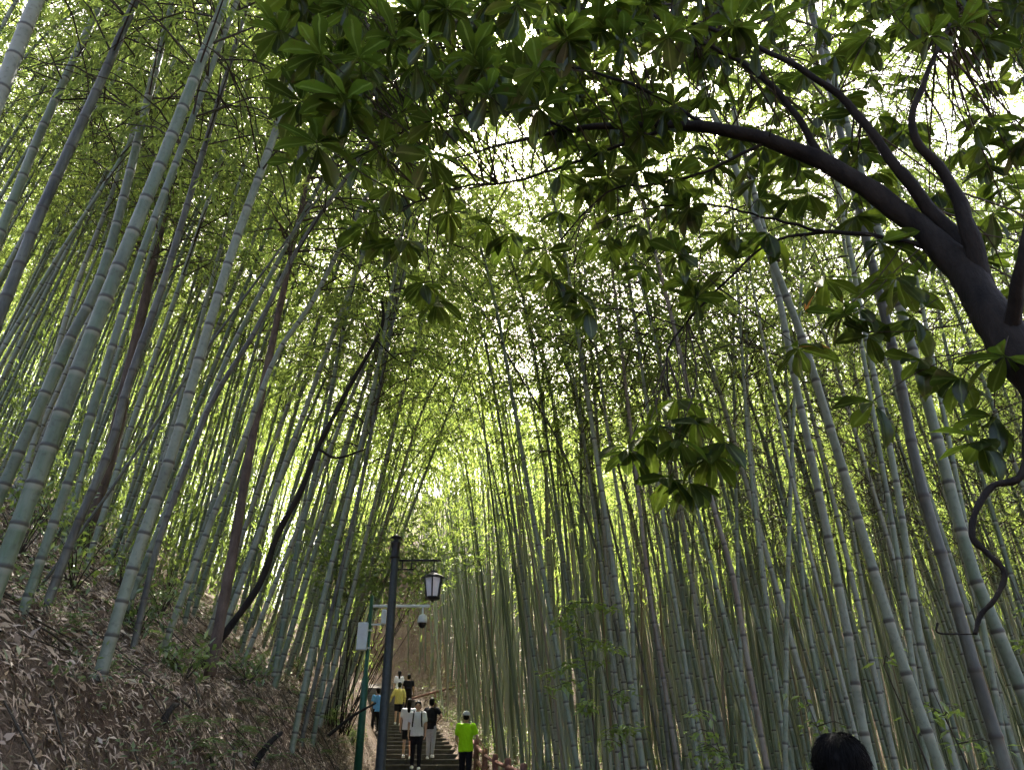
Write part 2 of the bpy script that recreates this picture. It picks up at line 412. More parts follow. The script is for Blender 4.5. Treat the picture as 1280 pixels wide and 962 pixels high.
# ------------------------------------------------------------------ bamboo
def culm_mesh(axis, L, r0, m, k=10, full=True, tipr=.12):
    """axis: function arc length -> points; jointed culm with swollen rings"""
    s = []; ring = []; scar = []; rr = []; p = .08
    rad = lambda t: r0 * (1 - .12 * t - (1 - .12 - tipr) * t ** 1.7) * (1 + .12 * math.exp(-t * 60))
    while p < L:
        t = p / L; q = max(rad(t), .002)
        for d, sw, a, b in ((-.05, 1, 0, 0), (-.035, 1.0, .3, 0), (-.014, 1.02, .75, 0), (-.005, 1.11, .1, .9), (.007, 1.10, 0, .9), (.022, 1.0, 0, 0)):
            s.append(p + d); ring.append(a); scar.append(b); rr.append(q * sw)
        p += (.13 + .22 * math.sin(math.pi * min(1, t * .9 + .08)) ** .7) * R.uniform(.9, 1.1)
    s.append(L); ring.append(0); scar.append(0); rr.append(.003)
    pts = axis(np.array(s)); q = MB(); q.tube(pts, np.array(rr), k, False)
    return q.mesh('culm', m, True, {'ring': np.repeat(ring, k), 'scar': np.repeat(scar, k)})

def crown_parts(axis, L, s0, density=1.0, lscale=1.0, bare=0, reach=1.0, twk=6, lpt=10):
    """branches (tube soup) and leaf arrays along the culm from s0*L to the tip"""
    tw = MB(); PO = []; DI = []; s = s0 * L; i = 0
    up = np.array((0, 0, 1.0)); az0 = R.uniform(0, 6.28)
    while s < L * .985:
        u = (s / L - s0) / (1 - s0); c = axis(np.array([s, s + .05])); base = c[0]
        for side in (0, 1):
            if R.random() > density: continue
            az = az0 + i * 2.6 + side * 1.1 + R.uniform(-.4, .4)
            bl = (.45 + 1.25 * math.sin(math.pi * min(1, u * .8 + .18)) ** .8) * R.uniform(.7, 1.2) * reach
            if u > .85: bl *= .6
            el = R.uniform(.35, .9); h = np.array((math.cos(az), math.sin(az), 0))
            t = np.linspace(0, 1, 4)[:, None]
            pts = base + h * (bl * math.cos(el) * t) + up * (bl * math.sin(el) * t - bl * .62 * t ** 2.2)
            tw.tube(pts, np.linspace(.008, .003, 4), 3, False)
            if i < bare and R.random() < .8: continue
            for q in range(twk):
                f = R.uniform(.25, 1.0); b = np.array([np.interp(f, t[:, 0], pts[:, z]) for z in range(3)])
                a2 = az + R.uniform(-1.3, 1.3); tl = R.uniform(.18, .45)
                d = np.array((math.cos(a2), math.sin(a2), R.uniform(-.7, .35))); e = b + d * tl
                g = np.linspace(.15, 1.05, lpt) + rng.uniform(-.05, .05, lpt)
                PO.append(b + d * tl * g[:, None])
                dd = d * .9 + rng.normal(size=(lpt, 3)) * .36; dd[:, 2] -= .55; DI.append(dd)
        s += R.uniform(.17, .27); i += 1
    PO = np.vstack(PO); DI = np.vstack(DI); n = len(PO)
    nr = rng.normal(size=(n, 3)) * .6; nr[:, 2] += .8
    ln = rng.uniform(.085, .15, n) * lscale
    V, F = leaves_np(PO, DI, nr, ln, ln * rng.uniform(.13, .18, n), .12)
    return tw, V, F

def arch_axis(L, bend, az, sweep=0.0):
    """curve leaving the ground upright and arching over towards azimuth az near the tip"""
    s = np.linspace(0, L, 120); u = s / L
    ang = sweep * u + bend * np.clip((u - .45) / .55, 0, 1) ** 1.8
    dx = np.concatenate(([0], np.cumsum(np.sin(ang[1:]) * np.diff(s)))); dz = np.concatenate(([0], np.cumsum(np.cos(ang[1:]) * np.diff(s))))
    pts = np.stack((dx * math.cos(az), dx * math.sin(az), dz), 1)
    return lambda t: np.stack([np.interp(t, s, pts[:, i]) for i in range(3)], -1)

PROTO = []
for v in range(13):
    L = R.uniform(12.5, 15.5); ax = arch_axis(L, R.uniform(.5, 1.2) if v < 6 or v > 8 else R.uniform(1.4, 1.7), 0, R.uniform(0, .1))
    cm = culm_mesh(ax, L, .035, M['culm'], 7)
    tw, V, F = crown_parts(ax, L, R.uniform(.36, .42) if v < 8 else R.uniform(.40, .44), .95, 1.15, bare=9 if v < 8 else 13, reach=R.uniform(.9, 1.15), twk=6 if v < 8 else 4, lpt=10 if v < 8 else 5)
    PROTO.append((cm, tw.mesh('branches', M['twig']), mesh_np('foliage', V, F, M['bleaf'], None, False)))
KCROWN = []
for v in range(4):
    ax = arch_axis(7.5, .5, 0)
    tw, V, F = crown_parts(ax, 7.5, .02, .95, 1.0, bare=3)
    KCROWN.append((tw.mesh('branches', M['twig']), mesh_np('foliage', V, F, M['bleaf'], None, False)))

occupied = []
def bamboo_key(pp, Y, w, label, group=None, L=14.0, m='culm', k=12, lean=0.0, name='bamboo', crown=True, s0=None):
    """a culm that follows a sight-line polyline at Y metres ahead, carried down to the ground and up to its tip"""
    pts = [P(x, y, Y + lean * i) for i, (x, y) in enumerate(pp)]
    r0 = .5 * w * .62 * depth(pts[0]) / FPX
    d = pts[0] - pts[1]; d /= np.linalg.norm(d); b = pts[0].copy(); lo = []
    dd = d.copy()
    for _ in range(400):
        if b[2] < H1(b[0], b[1]) - .06: break
        b = b + dd * .1; dd = dd * .985 + np.array((0, 0, -1)) * .015; dd /= np.linalg.norm(dd); lo.append(b.copy())
    lo = lo[::-1][::6]
    if lo and np.linalg.norm(lo[-1] - pts[0]) < .3: lo.pop()
    allp = lo + pts
    base = allp[0]
    u = pts[-1] - pts[-2]; u /= np.linalg.norm(u); p = pts[-1].copy()
    have = sum(np.linalg.norm(a - b) for a, b in zip(allp, allp[1:]))
    rest = max(1.5, L - have); st = rest / 6
    for q in range(6):
        u = u * .97 + np.array((0, 0, -.012 * q)); u /= np.linalg.norm(u); p = p + u * st; allp.append(p.copy())
    sp = smooth_path(allp, 160)
    s = np.concatenate(([0], np.cumsum(np.linalg.norm(np.diff(sp, axis=0), axis=1)))); LL = s[-1]
    sp = sp - base
    ax = lambda t: np.stack([np.interp(t, s, sp[:, i]) for i in range(3)], -1)
    rt = root(name, Vector(base), label, 'bamboo', group)
    ob('culm', culm_mesh(ax, LL, r0, M[m], k), rt)
    occupied.append((base[0], base[1]))
    if crown:
        cl = LL * (.7 if pp[0][0] < 480 else .58); a0 = ax(np.array([LL - cl, LL - cl + cl * .5])); dv = Vector(a0[1] - a0[0]).normalized()
        q = Vector((0, 0, 1)).rotation_difference(dv); sc = cl / 7.5
        mt = Matrix.Translation(a0[0]) @ q.to_matrix().to_4x4() @ Matrix.Rotation(R.uniform(0, 6.28), 4, 'Z') @ Matrix.Diagonal((sc, sc, sc, 1))
        cr = R.choice(KCROWN)
        o = tag(ob('branches', cr[0], rt), kind='stuff'); o.matrix_basis = mt
        o = ob('foliage', cr[1], rt); o.matrix_basis = mt
    return rt

GL, GR, GM = 'bamboos leaning over the leafy bank', 'thick bamboos beside the path', 'slim bamboos at the edge of the dense stand'
LL_ = 'slim grey-green bamboo leaning out from the leaf-covered bank'
RR_ = 'jointed green bamboo leaning over the path by the black-haired head'
MM_ = 'slim jointed bamboo at the front edge of the dense stand'
bamboo_key([(12, 687), (83, 500), (137, 362), (208, 187), (262, 50)], 4.4, 34, 'thickest grey-green bamboo rising from the top of the leafy bank')
bamboo_key([(8, 600), (83, 433), (133, 325), (190, 104)], 5.6, 23, LL_, GL)
bamboo_key([(0, 848), (62, 668), (100, 560), (135, 450), (179, 312), (225, 190)], 5.0, 20, LL_, GL)
bamboo_key([(54, 769), (95, 660), (138, 560), (160, 480), (208, 342), (241, 233)], 5.8, 18, 'dark old bamboo with a blackened culm among the leaning green ones', m='culm_dark')
bamboo_key([(121, 857), (167, 706), (217, 560), (250, 445), (291, 312), (333, 196)], 5.3, 25, 'green bamboo with a swollen root foot low on the leafy bank')
bamboo_key([(163, 827), (196, 685), (234, 581), (266, 500), (320, 412), (374, 308), (437, 216)], 6.8, 13, LL_, GL, m='culm_dark')
bamboo_key([(183, 700), (215, 620), (255, 520), (292, 430), (362, 300)], 7.2, 12, LL_, GL)
bamboo_key([(221, 765), (267, 643), (301, 560), (345, 445), (387, 383), (428, 304)], 7.6, 13, LL_, GL)
bamboo_key([(342, 848), (372, 685), (401, 560), (424, 437), (448, 330)], 10.5, 12, 'pale bamboo on the bank beside the crooked dark tree')
bamboo_key([(380, 861), (401, 760), (440, 602), (470, 470), (492, 350)], 10, 12, 'blue-green bamboo in the clump above the white box')
bamboo_key([(392, 860), (420, 740), (452, 600), (478, 470)], 10.6, 9, 'thin blue-green bamboo beside a thicker one above the white box', m='culm_dark')
bamboo_key([(405, 850), (430, 720), (460, 560), (482, 440)], 12, 10, LL_, GL)
bamboo_key([(0, 392), (54, 258), (125, 104), (170, 0)], 4.9, 24, LL_, GL, m='culm_dark')
bamboo_key([(0, 291), (25, 229), (54, 158), (108, 42)], 5.6, 20, LL_, GL)
bamboo_key([(0, 116), (29, 42), (54, -20)], 3.9, 33, 'pale blue-grey bamboo standing highest up the near bank')
bamboo_key([(25, 400), (83, 304), (145, 208), (180, 145)], 8, 9, LL_, GL)
bamboo_key([(90, 640), (130, 500), (187, 320), (215, 230)], 9, 10, LL_, GL)
bamboo_key([(40, 560), (88, 380), (137, 250), (180, 120)], 9.5, 12, LL_, GL)
bamboo_key([(130, 640), (175, 500), (237, 320), (270, 220)], 9, 12, LL_, GL)
bamboo_key([(250, 700), (290, 540), (330, 400), (372, 280)], 11, 9, LL_, GL)
# right-hand stand
bamboo_key([(1280, 869), (1237, 765), (1212, 702), (1185, 600), (1156, 491), (1115, 350)], 4.4, 27, 'thick pale-ringed bamboo with a dark vine looping beside it')
bamboo_key([(1258, 962), (1216, 828), (1187, 727), (1148, 595), (1123, 466), (1090, 330)], 4.1, 27, 'thick dark brown bamboo crossed by a thin dry twig', m='culm_dark')
bamboo_key([(1174, 957), (1128, 828), (1099, 736), (1056, 595), (1006, 433), (965, 325), (915, 200)], 4.6, 23, 'long olive bamboo leaning furthest over the path beside the black-haired head')
bamboo_key([(1091, 961), (1074, 886), (1057, 777), (1019, 595), (994, 475), (965, 330), (940, 230)], 5.2, 20, 'straight green bamboo rising directly behind the black-haired head')
bamboo_key([(1195, 962), (1162, 848), (1149, 794), (1119, 595), (1085, 433), (1060, 300)], 6.0, 17, RR_, GR)
bamboo_key([(1160, 962), (1141, 832), (1124, 706), (1099, 560), (1075, 420)], 7.2, 13, RR_, GR)
bamboo_key([(957, 950), (932, 811), (915, 715), (886, 610), (850, 440), (815, 300)], 7.8, 13, 'reddish brown bamboo with close dark joints', m='culm_red')
bamboo_key([(949, 962), (919, 828), (894, 727), (865, 610), (830, 470)], 9, 10, MM_, GM)
bamboo_key([(984, 962), (970, 853), (953, 719), (936, 560), (925, 400)], 8.6, 10, MM_, GM)
bamboo_key([(982, 900), (984, 760), (990, 560), (998, 420)], 8.2, 11, MM_, GM)
bamboo_key([(1040, 930), (1010, 780), (998, 660), (985, 500)], 9.2, 10, MM_, GM)
bamboo_key([(873, 962), (857, 832), (840, 727), (822, 600)], 9.5, 10, MM_, GM)
bamboo_key([(848, 962), (826, 826), (811, 732), (796, 600), (775, 420)], 9.6, 11, MM_, GM, m='culm_red')
bamboo_key([(885, 962), (860, 848), (845, 758), (826, 619), (805, 480)], 11, 10, MM_, GM)
bamboo_key([(803, 962), (792, 826), (788, 713), (769, 600), (750, 470)], 11, 10, MM_, GM)
bamboo_key([(780, 830), (758, 732), (732, 645), (702, 560), (650, 470)], 13, 7, 'thin dark bamboo slanting across the upright stand', m='culm_dark')
bamboo_key([(775, 700), (760, 639), (736, 539), (702, 444)], 14, 6, MM_, GM, m='culm_dark')
bamboo_key([(880, 680), (823, 506), (752, 360), (690, 270)], 12, 5, 'thin pale bamboo leaning steeply across the stand')
bamboo_key([(656, 750), (636, 670), (619, 600), (600, 520)], 16, 5, 'thin whitish bamboo slanting behind the lantern')
bamboo_key([(922, 700), (918, 520), (916, 323)], 10.5, 9, MM_, GM)
bamboo_key([(960, 760), (947, 639), (935, 506), (933, 344)], 10, 8, MM_, GM)
bamboo_key([(800, 640), (783, 510), (773, 340)], 12, 8, MM_, GM, m='culm_dark')
bamboo_key([(690, 800), (684, 650), (681, 540)], 17, 10, 'pale straight bamboo in the far middle of the stand')
bamboo_key([(735, 962), (728, 760), (726, 560)], 14, 9, MM_, GM)
bamboo_key([(1250, 900), (1225, 760), (1200, 620), (1172, 480)], 7.5, 13, RR_, GR)
bamboo_key([(1040, 800), (1000, 640), (965, 480), (930, 300)], 8, 9, MM_, GM)
# bent-over culms across the middle
bamboo_key([(418, 800), (458, 690), (500, 600), (545, 540), (590, 492)], 18, 5, 'thin bamboo bent in an arch over the steps', L=11)
bamboo_key([(430, 800), (472, 680), (520, 585), (560, 535), (600, 500)], 19, 4, 'thinner bamboo bent over the steps beside another arch', L=11)
bamboo_key([(0, 802), (113, 648), (175, 558), (237, 466), (291, 391), (355, 305)], 6.2, 7, 'thin dead bamboo propped low against the leaning clump', m='culm_dark', L=9, crown=False)

# generic stand: individuals for those that show largest, one mass behind
def clear(x, y, gap_l, gap_r):
    c = float(xc(y)); return x < c - HW - gap_l or x > c + HW + gap_r
spots = []; cell = {}
for ox, oy in occupied: cell.setdefault((int(ox // 1), int(oy // 1)), []).append((ox, oy))
def free(x, y, d):
    a, b = int(x // 1), int(y // 1)
    for i in range(a - 2, a + 3):
        for j in range(b - 2, b + 3):
            for q in cell.get((i, j), ()):
                if (q[0] - x) ** 2 + (q[1] - y) ** 2 < d * d: return False
    return True
for _ in range(26000):
    y = 7.5 + 76 * R.random() ** 1.25; x = R.uniform(-1, 1) * (.78 * y + 5)
    if not clear(x, y, 1.4 if y < 14 else 1.0, .5): continue
    lft = x < float(xc(y))
    if y < 9.5 and abs(x) < 7.5: continue
    d = (.85 if lft else .58) if y < 32 else (1.1 if y < 45 else 1.5)
    if not free(x, y, d): continue
    cell.setdefault((int(x // 1), int(y // 1)), []).append((x, y)); spots.append((y * y + .3 * x * x, x, y))
spots.sort()
near_spots, far_spots, quota = [], [], {True: 128, False: 118}
for sp_ in spots:
    lft = bool(sp_[1] < float(xc(sp_[2])))
    if quota[lft] > 0 and abs(sp_[1]) < .74 * sp_[2] + 3: quota[lft] -= 1; near_spots.append(sp_)
    else: far_spots.append(sp_)
labels = {
 'L': ('slender bamboo growing up the hillside behind the leafy bank', 'bamboos growing up the hillside'),
 'R': ('slender bamboo packed in the dense stand beyond the red-brown railing', 'bamboos of the dense stand beyond the railing')}
for _, x, y in near_spots:
    lft = x < float(xc(y)); near = math.exp(-(abs(x - float(xc(y))) - HW) / 2.5)
    cm, tm, fm = R.choice((PROTO[4:8] if near > .35 else PROTO[:6]) if lft else (PROTO[7:10] if near > .35 else PROTO[9:]))
    lb, gp = labels['L' if lft else 'R']
    rt = root('bamboo', (x, y, H1(x, y) - .08), lb, 'bamboo', gp)
    sc = R.uniform(.85, 1.12); th = R.uniform(.7, 1.15)
    az = R.gauss(0 if lft else math.pi, 1.0 - .6 * near); tilt = R.gauss(.10 if lft else .05, .05) + (.15 if lft else .06) * near * min(1, y / 14)
    sc *= 1 + .25 * near
    rt.rotation_euler = (Quaternion((-math.sin(0), 1, 0), tilt if lft else -tilt) @ Quaternion((0, 0, 1), az)).to_euler()
    rt.scale = (sc * (.75 + .3 * th), sc * (.75 + .3 * th), sc)
    ob('culm', cm, rt)
    tag(ob('branches', tm, rt), kind='stuff'); ob('foliage', fm, rt)
# the mass behind
fc = MB(); LV = []; LF = []; nv = 0
FARP = []
for v in range(5):
    L = R.uniform(12, 15.5); ax = arch_axis(L, R.uniform(.5, 1.1), 0, R.uniform(0, .1))
    tw, V, F = crown_parts(ax, L, .46, .7, 2.2, 0, 1.1, 4, 7)
    FARP.append((ax, L, V))
TV = []; 
R.shuffle(far_spots)
for _, x, y in far_spots[:1450]:
    ax, L, V = R.choice(FARP); sc = R.uniform(.85, 1.1); az = R.uniform(0, 6.28); z = H1(x, y) - .1
    lft = x < float(xc(y)); nr_ = math.exp(-(abs(x - float(xc(y))) - HW) / 2.5); tl = R.gauss(.08 if lft else -.04, .05) + nr_ * (.18 if lft else -.06)
    if nr_ > .3: az = R.gauss(0 if lft else math.pi, .5); sc *= 1.2
    mt = np.array((Quaternion((0, 1, 0), tl) @ Quaternion((0, 0, 1), az)).to_matrix()) * sc
    pts = ax(np.array((0, .15, .3, .45, .6, .75, .88, 1.0)) * L) @ mt.T + (x, y, z)
    fc.tube(pts, np.array((.05, .047, .043, .038, .032, .024, .015, .004)) * R.uniform(.7, 1.1), 5, False)
    n = len(V) // 4; keep = rng.random(n) < min(1.0, (640 if lft else 310) / n)
    W = V.reshape(-1, 4, 3)[keep].reshape(-1, 3)
    LV.append(W @ mt.T + (x, y, z))
LV = np.vstack(LV)
for q_ in range(1640):
    y = R.uniform(15, 50); x = float(xc(y)) + HW + .5 + R.random() * (.8 * y + 4 - float(xc(y)) - HW)
    if R.random() < .22 and y > 20: x = float(xc(y)) - HW - 1.2 - R.random() * (.7 * y - 4)
    if q_ >= 1500: y = R.uniform(38.5, 54); x = float(xc(y)) + HW + R.uniform(.6, 5)
    L = R.uniform(8, 13) if q_ < 1590 else R.uniform(1.2, 3.5); t = R.gauss(-.03, .06) * (1 if x > float(xc(y)) else -2); t2 = R.gauss(0, .05); z = H1(x, y) - .1; k = np.linspace(0, 1, 5)[:, None]
    fc.tube(np.array((x, y, z)) + k * np.array((t * L, t2 * L, L)) + k ** 2 * np.array((R.gauss(0, .4), R.gauss(0, .4), 0)), np.linspace(1, .35, 5) * R.uniform(.02, .042), 5, False)
grove = tag(fc.build('bamboo_grove', M['farculm']), 'mass of distant bamboo stems and yellow-green foliage filling the hillside', 'bamboo grove', kind='stuff')
ob('foliage', mesh_np('foliage', LV, np.arange(len(LV)).reshape(-1, 4), M['bleaf'], None, False), grove)
if DEBUG: open('/workdir/t/log.txt', 'w').write(f'{len(spots)} {len(LV) // 4}')

nc = 6400; cy_ = 15 + 58 * rng.random(nc); cx_ = np.where(rng.random(nc) < .62, rng.uniform(-1, -.05, nc), rng.uniform(-.05, 1, nc)) * (.8 * cy_ + 6)
lf_ = cx_ < xc(cy_); kp = ((np.abs(cx_ - xc(cy_)) > 2.6) | (cy_ > 48)) & (lf_ | (cy_ > 26)) & ~(lf_ & (cy_ < 26) & (cx_ > xc(cy_) - 5)); cx_, cy_, lf_ = cx_[kp], cy_[kp], lf_[kp]; nc = len(cx_)
cz_ = H(cx_, cy_) + np.where(lf_ & (rng.random(nc) < .3), rng.uniform(.3, 3, nc), np.where(lf_, rng.uniform(3, 20, nc), rng.uniform(8, 17, nc))); npl = 42
PO = np.repeat(np.stack((cx_, cy_, cz_), 1), npl, 0) + rng.normal(size=(nc * npl, 3)) * (.85, .85, .5); n = len(PO)
DI = rng.normal(size=(n, 3)) * .5 + np.repeat(rng.normal(size=(nc, 3)) * .6, npl, 0); DI[:, 2] -= .5
nr = rng.normal(size=(n, 3)) * .6; nr[:, 2] += .8; ln = rng.uniform(.2, .36, n)
V, F = leaves_np(PO, DI, nr, ln, ln * .2, .1)
tag(ob('distant_foliage', mesh_np('distant_foliage', V, F, M['bleaf'], None, False)), 'soft green far foliage closing the gaps behind the stems', 'foliage', kind='stuff')

# ------------------------------------------------------------------ broad-leaved tree over the path
def broad_leaf_mesh(name, curl, m, lw=.4, fold=.35):
    t = np.array((0, .06, .25, .5, .72, .88, 1.0)); w = np.array((.03, .05, .5, .86, 1.0, .66, .02)) * lw * .5
    z = -curl * t ** 2; V = []
    for a, b, c in zip(t, w, z):
        q1, q2 = (R.uniform(-.05, .05) * lw for _ in '12')
        V += [(-b * R.uniform(.9, 1.1), a, c + b * fold + q1), (R.uniform(-.02, .02), a, c), (b * R.uniform(.9, 1.1), a, c + b * fold + q2)]
    F = []
    for i in range(len(t) - 1):
        for j in (0, 1): F.append((i * 3 + j, i * 3 + j + 1, i * 3 + 4 + j, i * 3 + 3 + j))
    return mesh_np(name, V, np.array(F), m, {'mid': np.tile((0, 1, 0), len(t))})
BL = [broad_leaf_mesh('leaf', c, M['broad'], w, .15 + 1.1 * c) for c, w in ((.1, .36), (.22, .40), (.34, .34), (.05, .44), (.45, .38), (.18, .32), (.28, .42), (.12, .40))]
OL = broad_leaf_mesh('leaf', .2, M['deadleaf'], .42)

tree_base = np.array((2.3, 2.2, H1(2.3, 2.2) - .1))
tree = root('evergreen_tree', Vector(tree_base), 'dark broad-leaved evergreen tree arching its limbs over the path', 'tree')
def limb(spec, name, k=12, n=60, first=None, thin=.62):
    pts = ([np.asarray(f[0]) for f in first] if first else []) + [P(a, b, c) for a, b, c, w in spec]
    rad = ([f[1] for f in first] if first else []) + [.5 * w * thin * depth(P(a, b, c)) / FPX for a, b, c, w in spec]
    sp = smooth_path(pts, n); tt = np.arange(n); sp = sp + np.stack([np.sin(tt * .9 + k_) * np.sin(tt * .37 + k_ * 2) for k_ in (1, 2, 3)], 1) * .004; s = np.concatenate(([0], np.cumsum(np.linalg.norm(np.diff(sp, axis=0), axis=1))))
    sk = [0]
    for p in pts[1:-1]: sk.append(s[np.argmin(np.linalg.norm(sp - p, axis=1))])
    sk.append(s[-1]); rr = np.interp(s, sk, rad) * (1 + .05 * np.sin(s * 23) * np.cos(s * 9) + .03 * np.sin(s * 51))
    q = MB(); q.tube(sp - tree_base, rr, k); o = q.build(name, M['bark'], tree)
    return sp, o
LIMBS = []
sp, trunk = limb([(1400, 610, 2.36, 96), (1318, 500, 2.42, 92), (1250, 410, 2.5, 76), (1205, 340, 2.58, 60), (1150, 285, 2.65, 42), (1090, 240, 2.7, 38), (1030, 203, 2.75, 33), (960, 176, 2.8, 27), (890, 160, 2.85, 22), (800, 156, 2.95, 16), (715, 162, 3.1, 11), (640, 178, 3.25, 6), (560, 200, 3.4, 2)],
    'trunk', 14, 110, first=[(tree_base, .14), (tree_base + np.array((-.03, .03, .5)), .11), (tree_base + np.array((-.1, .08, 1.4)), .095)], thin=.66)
LIMBS.append(sp[45:])
for spec in (
    [(1220, 360, 2.58, 46), (1195, 300, 2.6, 38), (1165, 265, 2.62, 28), (1110, 195, 2.6, 20), (1060, 130, 2.6, 15), (990, 80, 2.6, 11), (900, 40, 2.7, 8), (800, 15, 2.8, 5), (700, 10, 2.9, 3)],
    [(1230, 370, 2.56, 44), (1212, 290, 2.5, 34), (1185, 225, 2.5, 22), (1140, 160, 2.45, 15), (1160, 90, 2.4, 11), (1190, 20, 2.4, 8), (1200, -60, 2.4, 5)],
    [(1262, 430, 2.48, 34), (1275, 340, 2.3, 24), (1290, 250, 2.2, 18), (1300, 130, 2.1, 12), (1280, 20, 2.1, 7)],
    [(1030, 203, 2.75, 16), (985, 130, 2.7, 12), (930, 80, 2.7, 10), (860, 45, 2.75, 7), (760, -10, 2.8, 4), (640, -30, 2.9, 3)],
    [(890, 160, 2.85, 8), (800, 110, 2.9, 7), (700, 80, 3.0, 5), (580, 60, 3.1, 4), (470, 70, 3.2, 3), (390, 110, 3.3, 2)],
    [(1196, 320, 2.6, 14), (1120, 300, 2.7, 10), (1040, 290, 2.8, 8), (960, 305, 2.9, 5), (910, 350, 3.0, 5), (860, 400, 3.1, 5), (835, 440, 3.1, 4), (836, 495, 3.1, 4)],
    [(960, 176, 2.8, 8), (880, 215, 2.9, 6), (820, 230, 3.0, 5), (760, 240, 3.1, 4), (700, 300, 3.2, 3)],
    [(840, 157, 2.9, 8), (740, 195, 3.05, 6), (650, 225, 3.15, 5), (570, 235, 3.2, 4), (500, 260, 3.25, 3), (450, 265, 3.3, 2)],
    [(1030, 290, 2.8, 7), (950, 270, 2.9, 5), (880, 255, 3.0, 4), (800, 262, 3.05, 3), (745, 280, 3.1, 2)],
    [(715, 162, 3.1, 6), (640, 140, 3.15, 4), (540, 150, 3.2, 4), (460, 190, 3.25, 3), (400, 220, 3.3, 2)]):
    s2, o = limb(spec, 'branch', 8, 50); LIMBS.append(s2)
LP = np.vstack(LIMBS); LT = np.concatenate([np.clip(np.linspace(-1.0, 1, len(q)) ** 3, 0, 1) * .5 for q in LIMBS])
vine_pts = [P(*a) for a in ((1284, 500, 2.38), (1279, 590, 2.4), (1240, 608, 2.45), (1219, 640, 2.45), (1216, 672, 2.45), (1235, 692, 2.45), (1256, 716, 2.45), (1244, 748, 2.47), (1226, 768, 2.5), (1219, 792, 2.5))]
q = MB(); q.tube(smooth_path(vine_pts, 70) - np.mean(vine_pts, 0), np.linspace(.015, .007, 70) * (1 + .14 * np.sin(np.arange(70) * .9) * np.sin(np.arange(70) * .31) + .07 * np.sin(np.arange(70) * 2.3)), 9)
v = q.build('vine', M['bark']); v.location = np.mean(vine_pts, 0); tag(v, 'dark crooked vine stem looping in an S beside the bamboos', 'vine')

ros = []   # (position, leaf length, how far it hangs)
for a, b, c in ((530, 352, 3.3), (455, 282, 3.2), (505, 300, 3.2), (560, 262, 3.2), (610, 278, 3.2), (683, 312, 3.2), (718, 362, 3.2), (752, 296, 3.2), (800, 282, 3.1), (838, 300, 3.1), (860, 350, 3.1), (870, 372, 3.05),
    (806, 545, 3.1), (846, 498, 3.1), (888, 565, 3.1), (838, 592, 3.1), (785, 558, 3.1), (822, 528, 3.05), (905, 548, 3.1), (862, 600, 3.15), (848, 545, 3.0), (690, 345, 3.2), (735, 385, 3.2), (545, 375, 3.3), (480, 300, 3.2), (640, 290, 3.2), (870, 520, 3.1), (997, 432, 2.9), (1055, 388, 2.7), (1092, 500, 2.7), (1150, 448, 2.65), (1200, 470, 2.6), (1240, 518, 2.5), (1120, 345, 2.7), (1030, 345, 2.8),
    (1010, 240, 2.8), (960, 290, 2.9), (900, 290, 3.0), (1100, 300, 2.7), (860, 260, 3), (1075, 385, 2.7), (1140, 395, 2.65), (1225, 545, 2.5), (760, 220, 3.1), (700, 215, 3.1), (375, 175, 3.2), (405, 130, 3.2), (470, 260, 3.2), (1255, 440, 2.4), (1085, 415, 2.7)):
    ros.append((P(a, b, c), R.uniform(.15, .185)))
tries = 0
while len(ros) < 600 and tries < 9000:
    tries += 1
    a = R.uniform(345, 1330); b = R.uniform(-90, 380)
    edge = np.interp(a, (345, 420, 560, 640, 720, 860, 1000, 1150, 1330), (190, 240, 290, 230, 300, 350, 330, 430, 500))
    if b > edge * R.uniform(.45, 1.05): continue
    if b < -30 and R.random() < .5: continue
    if b > 40 and ((a - 632) / 60) ** 2 + ((b - 195) / 75) ** 2 < 1: continue
    if (a < 1000 and b > 150 and R.random() < .25): continue
    if a > 860 and b > 50 and R.random() < .6: continue
    ros.append((P(a, b, R.uniform(2.75 if a > 680 and b > 60 else 2.1, 3.9)), R.uniform(.12, .19)))
twg = MB(); allleaf = []
for p, ll in ros:
    dd = np.linalg.norm(LP - p, axis=1) + .35 * np.clip(p[2] - LP[:, 2], 0, None) + rng.uniform(0, .45, len(LP)) + LT; i = int(np.argmin(dd)); a = LP[i]; v = p - a; ln = np.linalg.norm(v)
    mid = a + v * .5 + np.array((R.uniform(-.1, .1), R.uniform(-.1, .1), R.uniform(-.02, .1))) * min(ln, 1)
    twg.tube(smooth_path([a, mid, p], 9) - tree_base, np.linspace(min(.0055, .0025 + ln * .003), .002, 9), 5)
    tdir = Vector(p - mid).normalized(); tdir = (tdir + Vector((0, 0, -.7))).normalized()
    q0 = Vector((0, 0, 1)).rotation_difference(tdir)
    n = R.randint(6, 9); ph = R.uniform(0, 6.28)
    for k in range(n):
        t = ph + k * 2.399; el = R.uniform(.6, 1.3)
        d = q0 @ Vector((math.cos(t) * math.sin(el + .3), math.sin(t) * math.sin(el + .3), math.cos(el + .3)))
        d = (d + Vector((0, 0, -.2))).normalized()
        side = d.cross(Vector((0, 0, 1)))
        if side.length < .05: side = Vector((1, 0, 0))
        side.normalize(); nz = side.cross(d)
        roll = Quaternion(d, R.gauss(0, .35)); side = roll @ side; nz = roll @ nz
        s = ll * R.uniform(.75, 1.12)
        mt = Matrix(((side.x, d.x, nz.x, p[0]), (side.y, d.y, nz.y, p[1]), (side.z, d.z, nz.z, p[2] - R.uniform(0, .02)), (0, 0, 0, 1))) @ Matrix.Diagonal((s, s, s, 1))
        allleaf.append((mt, s / max(.3, depth(p))))
tag(twg.build('twigs', M['twig'], tree), kind='stuff')
order = sorted(range(len(allleaf)), key=lambda i: (i > 290, -allleaf[i][1]))
tb = Matrix.Translation(Vector(-tree_base)); rest = MB()
